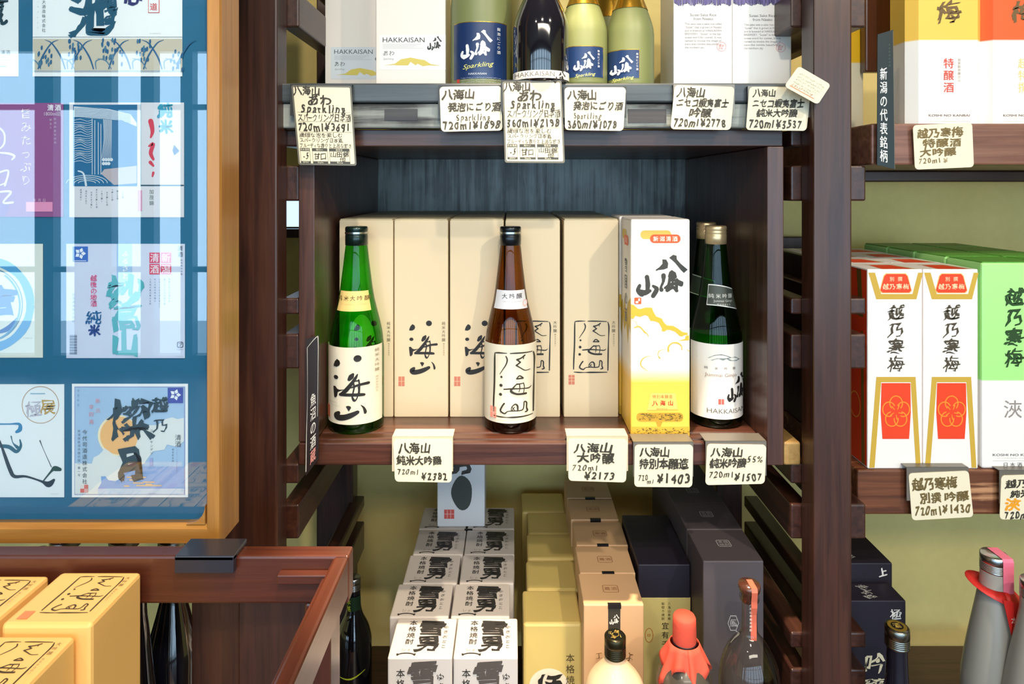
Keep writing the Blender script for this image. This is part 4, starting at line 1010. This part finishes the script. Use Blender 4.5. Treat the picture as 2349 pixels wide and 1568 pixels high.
card([(1008,199),(1150,197),(1153,299),(1012,302)], ZT, 'rounded price card reading 720ml ¥1898, under the large navy-labelled bottle', lines(('八海山',5,82,18,24),('発泡にごり酒',18,140,47,21),('Sparkling',34,116,70,18),('720ml¥1898',4,138,88,21)), clip=CLIPD, Wd=142, Hd=102)
card([(1152,187),(1288,185),(1296,374),(1158,373)], ZT-.006, 'tall bordered price card reading 360ml ¥2198, under the dark bottle', tall('360ml', '2198', '山田錦'), 5, BORD, CLIPD, 140, 187)
card([(1295,200),(1436,200),(1430,300),(1296,298)], ZT, 'rounded price card reading 360ml ¥1078, under the gold-foiled bottles', lines(('八海山',6,76,18,23),('発泡にごり酒',20,138,43,21),('Sparkling',20,88,66,17),('360ml¥1078',5,126,86,22)), clip=CLIPD, Wd=142, Hd=100)
card([(1548,195),(1685,199),(1676,298),(1538,296)], ZT, 'rounded price card reading 720ml ¥2778, under the left white carton', lines(('八海山',8,72,16,24),('ニセコ蝦夷富士',8,130,40,21),('吟醸',40,92,63,23),('720ml¥2778',5,128,86,22)), clip=CLIP, Wd=140, Hd=102)
card([(1719,199),(1861,200),(1850,300),(1711,298)], ZT, 'rounded price card reading 720ml ¥3537, under the right white carton', lines(('八海山',10,62,14,19),('ニセコ蝦夷富士',10,130,38,20),('純米大吟醸',22,116,60,19),('720ml¥3537',5,130,85,22)), clip=CLIP, Wd=142, Hd=100)
def note(p):
    for i in range(4): p.scribble(14, 16+i*9, 84-i*2, 6, (170, 160, 130))
    p.scribble(14, 51, 72, 8, (176, 130, 90)); p.line(10, 57, 76, 57, 1.6, (232, 120, 60))
card([(1832,151),(1906,194),(1876,240),(1799,198)], .850, 'small tilted note with an orange underline, overlapping the ¥3537 price card', note, 9, Wd=92, Hd=66, name='shop_note', cat='note')
ZM = .884
card([(902,1008),(1038,1008),(1036,1106),(906,1104)], ZM, 'rounded price card reading 720ml ¥2382, under the green bottle and first cartons', lines(('八海山',10,86,20,27),('純米大吟醸',6,112,48,23),('720ml',6,58,74,15),('¥2382',62,126,84,20)), clip=CLIPW, off=4, Wd=136, Hd=98)
card([(1303,1007),(1440,1008),(1436,1106),(1304,1102)], ZM, 'rounded price card reading 720ml ¥2173, under the frame-stamped cartons', lines(('八海山',12,102,20,25),('大吟醸',20,106,43,25),('720ml',8,70,66,17),('¥2173',36,110,84,20)), clip=CLIPW, off=4, Wd=136, Hd=98)
card([(1456,1020),(1590,1020),(1588,1117),(1455,1116)], ZM, 'rounded price card reading 720ml ¥1403, under the white and yellow carton', lines(('八海山',10,82,16,23),('特別本醸造',10,124,43,25),('720',8,32,74,16),('ml',28,46,83,12),('¥1403',50,130,76,26)), clip=CLIP, off=4, Wd=134, Hd=96)
card([(1622,1018),(1758,1020),(1754,1109),(1618,1112)], ZM, 'rounded price card reading 720ml ¥1507, under the right-hand green bottle', lines(('八海山',8,84,18,23),('純米吟醸',8,92,43,23),('55%',92,130,33,17),('720ml',6,64,68,17),('¥1507',64,130,75,21)), clip=CLIP, off=4, Wd=136, Hd=92)
BR = (120, 100, 54)
card([(2094,287),(2230,281),(2234,383),(2099,389)], .884, 'rounded price card in faded brown ink under the ochre carton', lines(('越乃寒梅',8,116,20,24,BR),('特醸酒',20,112,44,21,BR),('大吟醸',12,98,65,20,BR),('720ml',8,62,84,15,BR),('¥',64,80,86,14,(170,150,110))), Wd=138, Hd=104)
card([(2084,1085),(2222,1079),(2233,1185),(2092,1193)], .917, 'rounded price card reading 720ml ¥1430, under the plum-emblem cartons', lines(('越乃寒梅',6,112,26,29,(110,92,50)),('別撰',22,72,58,25,(110,92,50)),('吟醸',78,136,58,24,(110,92,50)),('720ml',8,70,87,24,(110,92,50)),('¥1430',70,138,86,24,(110,92,50))), clip=CLIP, off=5, Wd=142, Hd=108)
card([(2297,1090),(2430,1086),(2434,1188),(2293,1191)], .917, 'rounded price card with one orange character, cut by the right edge of the photo', lines(('越乃寒梅',10,118,20,21),('純米吟醸',22,120,43,19),('浹',8,48,68,31,(240,160,30)),('720ml',10,72,92,20)), clip=CLIP, off=5, Wd=140, Hd=102)
# black vertical signs
BKA = mat('black_acrylic', (16, 30, 30), .35)
def sg2(p):
    for i, c in enumerate('新潟の代表銘柄'): p.ch(c, 14, 98+i*32.5, 31, (232, 232, 226), sx=.56, bold=.02)
    p.line(37.2, 2, 37.2, 318, .8, (120, 116, 100)); p.vtext('新潟県産日本酒', 28, 30, 5, (70, 92, 84), pitch=8)
card([(2013,79),(2049,68),(2053,388),(2012,378)], .880, 'black vertical sign with white characters hung on the right bay', sg2, .8, m=BKA, Wd=38, Hd=318, name='hanging_sign', cat='sign')
def sg1(p):
    for i, c in enumerate('魚沼の酒蔵'): p.ch(c, 17, 150+i*33.5, 32, (222, 216, 206) if i < 4 else (226, 150, 140), sx=.42, bold=.02)
    p.stroke([(3, 20, 1.2), (4, 120, .6), (2, 220, 1.4), (1, 300, 2)], (206, 202, 190), 2, 'edge_line'); p.stroke([(3, 20, 1), (24, 3, 2), (28, 12, 1.6), (28, 80, 1), (27, 200, .8)], (206, 202, 190), 2, 'edge_line')
card([(702,778),(732,768),(731,1052),(701,1092)], .880, 'narrow black vertical sign with white characters on the left crate panel', sg1, 2, m=mat('smoked_acrylic', (46, 38, 38), .3), Wd=30, Hd=310, name='hanging_sign', cat='sign')

# ------------------------------------------------------------ framed display of bottle labels, left
FZ = .700; GZ = .7065
fx1, fx0 = -.3083, -1.10; fz0 = 1.0219; fz1 = 1.95; fw = .017
fd = empty('framed_display', (-.70, .72, fz0), 'large amber wood framed glass display of bottle labels on the left', 'display frame')
def moulding(pts_outer, pts_inner, axis):
    """mitred frame length: outer edge line to inner edge line, with a stepped front"""
    (ax, az), (bx, bz) = pts_outer; (cx_, cz), (dx_, dz) = pts_inner
    ol = fd.location; vs = []
    prof = [(0, .748), (0, FZ+.004), (.06, FZ), (.80, FZ), (1.0, FZ+.006), (1.0, .748)]
    for t0 in (0, 1):
        for u, y in prof:
            o_x, o_z = (ax, az) if t0 == 0 else (bx, bz); i_x, i_z = (cx_, cz) if t0 == 0 else (dx_, dz)
            vs.append((o_x+(i_x-o_x)*u-ol[0], y-ol[1], o_z+(i_z-o_z)*u-ol[2]))
    n = len(prof)
    return link('frame_rail', mesh(vs, [(i, i+1, i+1+n, i+n) for i in range(n-1)]+[(n-1, 0, n, 2*n-1), tuple(range(n)), tuple(range(2*n-1, n-1, -1))]), M_oak(axis), fd)
O = [(fx0, fz0), (fx1, fz0), (fx1, fz1), (fx0, fz1)]; I = [(fx0+fw, fz0+fw+.003), (fx1-fw, fz0+fw+.003), (fx1-fw, fz1-fw), (fx0+fw, fz1-fw)]
for i, ax in enumerate('xzxz'): moulding((O[i], O[(i+1) % 4]), (I[i], I[(i+1) % 4]), ax)
# rounded inner corner pieces
for sx_, cxx in ((-1, fx1-fw), (1, fx0+fw)):
    R_ = .020; zc = fz0+fw+.003; pts = [(cxx, zc)]+[(cxx+sx_*R_-sx_*R_*math.cos(a)*1.0, zc+R_-R_*math.sin(a)) for a in [PI/2*i/8 for i in range(9)]]
    ol = fd.location; k = len(pts)
    vs = [(x-ol[0], y-ol[1], z-ol[2]) for y in (FZ+.002, .7062) for x, z in pts]
    link('corner_block', mesh(vs, [tuple(range(k)), tuple(range(2*k-1, k-1, -1))]+[((i+1) % k, i, i+k, (i+1) % k+k) for i in range(k)]), M_oak('x'), fd)
box('glass_pane', (fx0+fw-.004, fx1-fw+.004, GZ, GZ+.0012, fz0+fw, fz1-fw+.004), tinted_glass('display_glass', (.97, .99, 1.0), (.8, .9, .95), refl=1.95), fd, 0)
box('backing_board', (fx0+.004, fx1-.004, GZ+.0065, GZ+.011, fz0+.004, fz1-.004), mat('reflection_blue_backing', (26, 104, 140), .6), fd, 0)  # blue of the daylight reflected in the glass is put into this colour
LZ = GZ+.0055
ol = fd.location
def sticker(x0, y0, x1, y1, col, fn, label, skew=0):
    x0c = max(x0, 20-CX*0-220)
    o = box('bottle_label', (wx(x0, LZ), wx(x1, LZ), LZ, LZ+.0006, wz(y1, LZ), wz(y0, LZ)), pcol(col) if isinstance(col, tuple) else col, fd, 0)
    o['label'] = label
    p = Print(); fn(p)
    p.build(o, lambda x, y, l: (wx(x, LZ)-ol[0], LZ-LV*(l+.5)-ol[1], wz(y, LZ)-ol[2]))
    return o
WH = (246, 247, 247); BLU = (30, 110, 160)
def flower(p, x0, y0, s_, col=(58, 110, 196)):
    p.rect(x0, y0, x0+s_, y0+s_, col, 1); cx_, cy_ = x0+s_/2, y0+s_*.45
    for k in range(5):
        a = -PI/2+.35+k*2*PI/5; c_, s2 = math.cos(a), math.sin(a); L_, wd = s_*.38, s_*.13
        p.poly([(cx_+c_*s_*.05, cy_+s2*s_*.05), (cx_+c_*L_*.55-s2*wd, cy_+s2*L_*.55+c_*wd), (cx_+c_*L_, cy_+s2*L_), (cx_+c_*L_*.55+s2*wd, cy_+s2*L_*.55-c_*wd)], (245, 246, 250), 2)
    p.line(x0+s_*.1, y0+s_*.93, x0+s_*.9, y0+s_*.93, s_*.05, (200, 214, 240), 2)
def L1(p): p.ch('蔵', -16, 30, 66, (20, 60, 74), bold=.024, brush=1.2); p.htext('清酒', 2, 120, 11, (150, 170, 176)); p.scribble(0, 131, 20, 3, (150, 170, 176)); p.scribble(0, 138, 28, 3, (170, 180, 186)); p.line(0, 152, 15, 152, 1, (150, 160, 166), 2)
def L2(p):
    T = (20, 84, 112)
    p.ch('池', 214, 32, 108, T, bold=.034, brush=1.3); p.ch('見', 256, 12, 31, T, bold=.04, brush=1); p.ch('の', 250, 44, 24, T, bold=.04, brush=1); p.ch('心', 304, -8, 42, (40, 44, 110), bold=.05, brush=1)
    p.rect(340, -10, 366, 30, (220, 90, 90), 1, 'seal'); p.rect(341.5, -10, 364.5, 28.5, WH, 2, 'seal'); p.ch('道', 353, 16, 18, (216, 80, 80), lvl=3, bold=.02)
    p.vtext('大酒造株式会社', 101, 0, 9, (110, 120, 130), pitch=10.8); p.scribble(342, 77, 370, 3, (120, 130, 136))
    for a in range(6): p.scribble(87, 4+a*12, 91, 4, (150, 158, 166))
    p.line(75, 85, 418, 85, .8, (40, 50, 60)); p.rect(76, 89, 418, 161, (206, 196, 176), 1); p.line(75, 163, 418, 163, .8, (40, 50, 60), 2); p.line(75, 165, 418, 165, .6, (40, 50, 60), 2)
    random.seed(21); B = (34, 96, 140)
    for k, x in enumerate((88, 150, 165, 215, 250, 300, 330, 372, 405)):
        d = -1 if k % 2 else 1
        p.stroke([(x, 158, 3), (x+d*10, 130, 4), (x+d*30, 100, 3), (x+d*46, 92, 1)], B, 2, 'printing')
        p.stroke([(x+6, 158, 2), (x-d*6, 140, 3), (x-d*26, 134, 1)], (90, 130, 160), 2, 'printing')
    for cx_, cy_, n_ in ((105, 120, 16), (172, 104, 18), (250, 104, 18), (268, 124, 8), (330, 104, 16), (404, 126, 12)):
        for i in range(n_):
            a = random.uniform(-.6, .6); x = cx_+random.uniform(-16, 16); y = cy_+random.uniform(-12, 34)
            p.poly([(x-2.6, y-1), (x-1, y-5), (x+1.8, y-5.5), (x+2.6, y), (x+1, y+5), (x-1.8, y+4.5)], B if i % 3 else (70, 120, 150), 3)
def L3(p):
    p.vtext('旨みたっぷり', 60, 248, 25, (236, 196, 206), pitch=30.5, brush=1); p.htext('清酒', 109, 247, 15, (240, 230, 240), pitch=17, bold=.03); p.latin('1800ml詰', 102, 141, 265, 8, (226, 206, 226))
    p.vtext('新潟県産米使用', 127, 270, 6, (210, 180, 210), pitch=9); p.vtext('醸造元', 117, 272, 6, (210, 180, 210), pitch=9)
    p.rect(60, 463, 121, 485, (236, 150, 190), 1); p.htext('年月日', 76, 459, 8, (240, 190, 210), pitch=11)
    for pts in ([(-5, 290, 4), (10, 305, 4), (10, 330, 4), (-5, 345, 3)], [(-5, 350, 3), (20, 352, 5), (34, 358, 5), (28, 366, 3)], [(0, 395, 4), (20, 392, 4), (12, 425, 5)], [(0, 425, 3), (12, 420, 3)], [(0, 440, 4), (26, 440, 5), (8, 464, 4), (30, 464, 5)]): p.stroke(pts, (236, 240, 248), 2)
    p.poly([(-60, 497), (-60, 460), (22, 470), (12, 497)], (130, 84, 150), 1)
def L4(p):
    B = (26, 104, 150); LW = (216, 224, 232)
    p.rect(168, 240, 315, 427, B, 1)
    p.poly([(170, 244), (250, 250), (300, 262), (314, 282), (314, 290), (280, 276), (170, 268)], LW, 2)
    for i in range(7): p.stroke([(172, 248+i*3.4, .8), (230, 250+i*3.4, .8), (300, 264+i*3, .8)], B, 3, 'printing')
    for i in range(20): p.stroke([(170, 276+i*5, 1), (185, 273+i*5+3*math.sin(i), 1.2), (200, 278+i*5, .9), (212, 275+i*5, 1.1)], LW, 2, 'printing', step=3)
    for a in (212, 218, 226, 232): p.line(a, 272+(a-212)*.6, a, 400, 1.4, LW, 2)
    for i in range(8): p.stroke([(238+i*2.6, 274, 1.4), (236+i*2.4+3, 320, 1.2), (234+i*3, 362, 1)], LW, 2, 'printing')
    for i in range(7): p.disc(238+(i % 4)*6, 366+(i//4)*9, 4, LW, 2, n=8)
    for i in range(4): p.ring(200, 420, 20+i*9, 1.4, LW, 2, ry=6+i*4, a0=PI, a1=2*PI, n=16)
    p.stroke([(180, 392, 3), (192, 398, 4), (198, 425, 5)], LW, 2, 'printing'); p.poly([(240, 388), (314, 380), (314, 420), (262, 424), (232, 398)], (190, 176, 180), 2)
    p.line(323, 234, 323, 427, 1.5, (150, 190, 210)); p.line(323, 425, 422, 425, 3, (40, 80, 100))
    p.ch('純', 380, 253, 36, (40, 150, 180), bold=.04, brush=1); p.ch('米', 381, 290, 32, (40, 150, 180), bold=.04, brush=1)
    R2 = (216, 60, 84)
    p.stroke([(346, 278, 12), (350, 300, 9), (346, 315, 4)], R2); p.stroke([(342, 335, 4), (352, 330, 8), (346, 350, 9), (352, 365, 6)], R2); p.stroke([(345, 372, 8), (352, 380, 5)], R2); p.stroke([(352, 396, 6), (350, 404, 4)], R2)
    p.poly([(400, 332), (412, 346), (400, 356), (396, 345)], (60, 90, 130), 2)
    for k in range(9): p.vtext('新潟の米と水で醸した酒'[k:k+5+k % 4], 186+k*12, 433+(k % 3)*3, 4.4, (90, 90, 110), pitch=5.6)
    p.rect(316, 436, 326, 484, (216, 150, 180), 1); p.vtext('加茂錦', 348, 434, 11, (110, 130, 120), pitch=13)
def L5(p):
    p.ring(-28, 698, 98, 19, (86, 164, 214), 1, ry=100, wob=.08); p.ring(-28, 698, 80, 2, (60, 130, 170), 2, ry=84); p.ring(-30, 700, 76, 4, (90, 160, 200), 2, ry=82, a0=-1, a1=1.2)
    p.ch('吉', 2, 690, 70, (30, 110, 190), bold=.07, brush=1.2); p.stroke([(-10, 764, 4), (20, 752, 12), (38, 730, 3)], (40, 110, 180))
    p.vtext('三月', 66, 570, 12, (232, 200, 204), pitch=14); p.scribble(54, 775, 76, 3, (90, 110, 120))
def L6(p):
    flower(p, 167, 565, 35); p.rect(268, 559, 303, 650, (168, 200, 236), 1); p.vtext('ふるさと', 288, 574, 15, (242, 246, 252), pitch=17, bold=.03, brush=1)
    Tq = (86, 178, 188)
    p.ch('妙', 288, 668, 78, Tq, bold=.034, sx=1.15, brush=1.2, lvl=3); p.ch('高', 290, 727, 70, Tq, bold=.03, sx=.95, brush=1.2, lvl=3); p.ch('山', 289, 786, 64, Tq, bold=.044, brush=1.2, lvl=3)
    p.vtext('越後の地酒', 215, 630, 15, (232, 90, 140), pitch=14.6, bold=.02, brush=1); p.ch('純', 216, 728, 34, (24, 96, 150), bold=.024, sx=1.15, brush=1); p.ch('米', 217, 757, 26, (36, 70, 140), bold=.05, brush=1)
    p.vtext('妙高酒造株式会社', 169, 672, 6.4, (110, 130, 160), pitch=8.6)
    for c, a, b_ in (('新', 381, 591), ('潟', 381, 617), ('清', 355, 591), ('酒', 355, 617)): p.rect(a-12, b_-12, a+12, b_+12, (226, 78, 110), 1, 'seal'); p.ch(c, a, b_, 21, (244, 230, 240), lvl=2, bold=.02)
    p.ch('清', 414, 569, 12.5, (80, 90, 100)); p.ch('酒', 414, 583, 12.5, (80, 90, 100)); p.vtext('原材料米米麹', 417, 594, 4.4, (110, 120, 140), pitch=6.4)
    for k in range(5): p.vtext('雪解け水と大地の恵み豊かな味わい'[k:k+9+k % 3], 389-k*11, 638, 4.6, (130, 140, 160), pitch=6.2)
    for i in range(22): p.line(160, 768+i*2.1, 177, 768+i*2.1, .6+.9*((i*7) % 3)/2, (84, 104, 130))
    q = rr(407, 784, 420, 796, 3); p.stroke([(a, b_, 1.4) for a, b_ in q+[q[0]]], (60, 64, 80), 2, 'printing', raw=True); p.ch('プ', 413.5, 790, 9, (60, 64, 80)); p.scribble(405, 801, 421, 3, (120, 126, 140)); p.scribble(405, 817, 421, 3, (150, 156, 170))
def L7(p):
    p.ring(93, 928, 42, 1.6, (196, 160, 130), 1); p.ch('極', 78, 938, 40, (196, 190, 204), bold=.015, brush=1); p.ch('展', 110, 932, 36, (200, 160, 84), bold=.015, brush=1); p.line(70, 902, 104, 902, 2, (140, 180, 206), 2)
    K2 = (22, 44, 60)
    p.stroke([(-10, 972, 4), (20, 972, 3), (44, 972, 6), (46, 984, 10), (38, 990, 6)], (34, 130, 180)); p.stroke([(-10, 1022, 7), (20, 1024, 9), (38, 1035, 8), (48, 1022, 6), (46, 1008, 3)], (28, 96, 120)); p.stroke([(26, 1000, 3), (30, 1015, 2), (40, 1025, 8)], (28, 96, 120))
    p.stroke([(0, 1010, 3), (10, 1040, 7), (24, 1078, 9), (34, 1092, 8), (60, 1092, 5), (95, 1103, 5), (112, 1110, 14), (124, 1100, 6)], K2); p.stroke([(100, 1102, 3), (118, 1080, 5), (126, 1074, 12), (138, 1076, 8)], (30, 70, 64)); p.stroke([(92, 1010, 3), (100, 1030, 1), (118, 1070, 2)], (70, 80, 90))
    p.scribble(118, 1132, 136, 3, (140, 150, 156))
def L8(p):
    p.rect(171, 886, 425, 1134, (150, 160, 206), 1); p.rect(173, 888, 423, 1132, (172, 202, 232), 2)
    p.disc(272, 998, 47, (252, 236, 200), 3, n=36); p.disc(274, 998, 43.5, (250, 192, 124), 4, n=36)
    cl = (232, 234, 232)
    p.poly([(173,1061),(212,1062),(216,1048),(228,1042),(236,1034),(240,1026),(252,1034),(262,1043),(278,1046),(290,1046),(296,1030),(312,1026),(318,1000),(326,980),(344,974),(360,974),(372,968),(380,960),(396,956),(408,960),(423,957),(423,1010),(408,1024),(384,1018),(378,1030),(352,1034),(340,1050),(332,1062),(322,1066),(300,1064),(288,1070),(279,1078),(279,1096),(266,1102),(250,1100),(242,1090),(228,1116),(226,1132),(173,1132)], cl, 5)
    p.rect(228, 1069, 423, 1119, (134, 172, 224), 4.5); p.rect(226, 1119, 423, 1132, (206, 218, 234), 6)
    p.poly([(233, 1091), (243, 1091), (246, 1100), (262, 1104), (273, 1098), (278, 1119), (226, 1119), (234, 1108)], (134, 172, 224), 6)
    for a, b_, c_ in ((292, 336, 1093), (298, 320, 1099), (306, 330, 1106), (330, 356, 1104), (314, 372, 1112), (286, 298, 1113), (335, 350, 1109)): p.line(a, c_, b_, c_, 3, (240, 196, 150), 7)
    p.rect(344, 1049, 352, 1067, (164, 174, 222), 7)
    KG = (34, 64, 76)
    p.ch('燦', 300, 962, 104, KG, lvl=8, bold=.02, brush=1.3); p.ch('月', 302, 1062, 84, KG, lvl=8, bold=.055, sx=.75, brush=1.3, shear=-.1)
    p.ch('越', 369, 927, 38, KG, lvl=8, bold=.03, brush=1); p.ch('乃', 370, 974, 34, KG, lvl=8, bold=.02, brush=1)
    flower(p, 386, 888, 35, (60, 76, 170)) if False else None
    p.rect(386, 888, 421, 923, (60, 76, 170), 7)
    for k in range(5):
        a = -PI/2+.35+k*2*PI/5; c_, s2 = math.cos(a), math.sin(a); x, y = 403.5, 904
        p.poly([(x+c_*2, y+s2*2), (x+c_*7-s2*4.4, y+s2*7+c_*4.4), (x+c_*13.5, y+s2*13.5), (x+c_*7+s2*4.4, y+s2*7-c_*4.4)], (244, 246, 250), 8)
    p.vtext('コシノサンゲツ', 349, 983, 7, (90, 110, 110), pitch=8.6, lvl=8); p.vtext('今代司酒造株式会社', 196, 984, 11.5, (74, 90, 96), pitch=14.1, lvl=8); p.vtext('新潟県新潟市鏡が岡一番一号', 183, 984, 6.4, (110, 130, 150), pitch=8.4, lvl=8)
    p.vtext('新元', 226, 912, 12, (236, 170, 176), pitch=22, lvl=8); p.vtext('辛四海', 211, 926, 12, (232, 160, 170), pitch=17, lvl=8)
    p.ch('清', 410, 1002, 14.5, (80, 90, 100), lvl=8); p.ch('酒', 410, 1017, 14.5, (80, 90, 100), lvl=8); p.vtext('原材料米麹', 398, 1027, 4.6, (90, 100, 130), pitch=6.6, lvl=8); p.vtext('アルコール分十五度以上', 407, 1030, 3.6, (110, 130, 180), pitch=5, lvl=8)
    p.rect(186, 1110, 195, 1119, (236, 226, 220), 8, 'seal'); p.rect(195, 1110, 204, 1119, (226, 120, 110), 8, 'seal'); p.rect(186, 1119, 195, 1128, (226, 110, 100), 8, 'seal'); p.rect(195, 1119, 204, 1128, (238, 180, 170), 8, 'seal')
    p.vtext('清酒新潟', 181, 892, 5, (120, 160, 190), pitch=11, lvl=8); p.scribble(343, 1130, 362, 3, (110, 120, 136), 8)
sticker(-80, -160, 42, 175, WH, L1, 'white label with dark brush character, top left of the display')
sticker(75, -130, 418, 175, WH, L2, 'wide white label over a band of blue rice ears')
sticker(-150, 236, 145, 497, mat('magenta_label_card', (150, 82, 140), .5), L3, 'magenta label with pale vertical characters')
sticker(159, 235, 422, 498, (222, 220, 226), L4, 'label with a blue woodcut picture and red brush strokes')
sticker(-160, 559, 98, 820, (230, 232, 222), L5, 'pale label with a blue painted ring')
sticker(152, 559, 424, 821, mat('lavender_white_label', (214, 220, 240), .5, noise=.07, nscale=30), L6, 'pale lavender label with turquoise characters and blue flower square')
sticker(-150, 881, 147, 1140, (244, 247, 249), L7, 'white label with thin ink splashes and a gold ring')
sticker(165, 880, 431, 1140, (250, 250, 250), L8, 'light blue label with orange sun over the sea and black characters')

# ------------------------------------------------------------ display table, lower left
RZ0, RZ1 = .655, .675; rt = wz(1275, RZ0)
tbl = empty('display_table', (-.5, .55, 0), 'red-brown lacquered display table with a raised rail, lower left', 'table')
def T(name, d, m, bev=.0025): return box(name, d, m, tbl, bev)
T('table_rail', (-1.1, -.1614, RZ0, RZ1, wz(1385, RZ0), rt), M_red('x'))
T('table_rail', (-.1765, -.1614, .20, RZ0-.0004, rt-.040, rt), M_red('y'), .003)
T('inner_lip', (wx(635, .645), -.178, .6445, .6546, rt-.022, rt-.013), M_red('x'), .001)
T('inner_lip', (-.1835, -.1768, .25, .640, rt-.022, rt-.013), M_red('y'), .001)
T('tray_floor', (-1.1, -.30, .22, .654, .715, .73), M_red('x'))
T('leg', (-.206, -.180, .657, .695, 0, rt-.048), M_red('z'))
T('leg', (-.206, -.180, .20, .24, 0, rt-.042), M_red('z'))
T('leg', (-1.1, -1.06, .657, .695, 0, rt-.048), M_red('z')); T('leg', (-1.1, -1.06, .22, .26, 0, .715), M_red('z'))
T('back_board', (-.290, -.2065, .700, .712, 0, .984), M_wood('z')); T('back_board', (-.345, -.291, .712, .724, 0, .984), M_wood('z'))
T('lower_shelf', (-1.05, -.21, .26, .70, .42, .44), M_wood('x'))
h = box('card_clip', (wx(402, .648), wx(538, .648), .646, .679, rt+.0002, rt+.005), mat('black_plastic', (44, 44, 54), .3, coat=.3), None, .001)
tag(h, 'black plastic clip straddling the red-brown table rail under the frame corner', 'clip')
b_h = box('clip_front', (wx(402, .648), wx(538, .648), .646, .6535, rt-.012, rt+.0046), mat('black_plastic', (44, 44, 54), .3), h, .001, origin=h.location)
GC = mat('honey_card', (246, 198, 118), .5)
BX = [(-.4400, .570, .078, 1.0235, 'amber carton with framed characters on its lid, at the right front of the table'),
      (-.5300, .570, .078, 1.0200, 'amber carton in the rear row of the table, cut by the left photo edge'),
      (-.4505, .4885, .078, 1.0165, 'nearest amber carton at the bottom left corner'),
      (-.5370, .4885, .078, 1.0165, 'amber carton beside the nearest one, mostly outside the photo')]
BX[0] = BX[0][:4]+('amber carton with framed characters on its lid, rear right on the table',)
f5 = None
for x, y, w_, zt_, lab in BX:
    r = carton('gift_carton', x, x+w_, y, y+.078, .73, zt_, GC, lab, group='amber cartons on the table', bev=.0035)
    p = Print(); logo_frame(p, lambda a, b_: (31+(a-325)*.0815, 12+(b_-150)*.068), .062, (70, 52, 20), seal=None)
    p.rect(11, 78, 23, 92, (240, 140, 90), 2, 'seal'); p.vtext('大吟醸', 91, 12, 5.5, (150, 120, 70), pitch=7); p.vtext('精米歩合四〇', 90, 36, 3, (180, 150, 96), pitch=4)
    p.build(r, on_top(-w_/2, w_/2, -.039, .039, zt_-.73))

# bottles standing behind the table rail, under the frame
for px, zt_, Yc, cm, lab in ((150, .992, .785, SILV, 'silver-capped dark bottle under the frame, leftmost'), (285, .992, .785, SILV, 'silver-capped dark bottle under the frame, middle one'), (397, .992, .785, SILV, 'silver-capped dark bottle under the frame, nearest the post'),
                            (84, wz(1264, .712), .712, None, 'small blue-capped bottle behind the table rail, leftmost'), (198, wz(1266, .712), .712, None, 'small blue-capped bottle behind the table rail, middle one'), (307, wz(1266, .712), .712, None, 'small blue-capped bottle behind the table rail, nearest the black clip')):
    big = cm is not None; hh = zt_-.70
    b = empty('small_bottle', (wx(px, Yc), Yc, .70), lab, 'bottle', 'bottles behind the table rail')
    r0 = .030 if big else .022
    link('glass_body', lathe(spline([(0, .002), (r0-.004, 0), (r0, .005), (r0, hh*.45), (r0*.9, hh*.55), (.015, hh*.72), (.0125, hh*.80), (.012, hh-.006)], 3), 28), G_black, b)
    screwcap(b, .0165 if big else .0125, hh-.018, hh, SILV if big else mat('pale_blue_cap', (170, 190, 220), .3))
# shelf they stand on
sh = box('base_shelf', (-1.1, -.38, .698, .85, .66, .6995), M_wood('x'), None); tag(sh, 'dark low ledge behind the table carrying the small bottles', 'shelf')
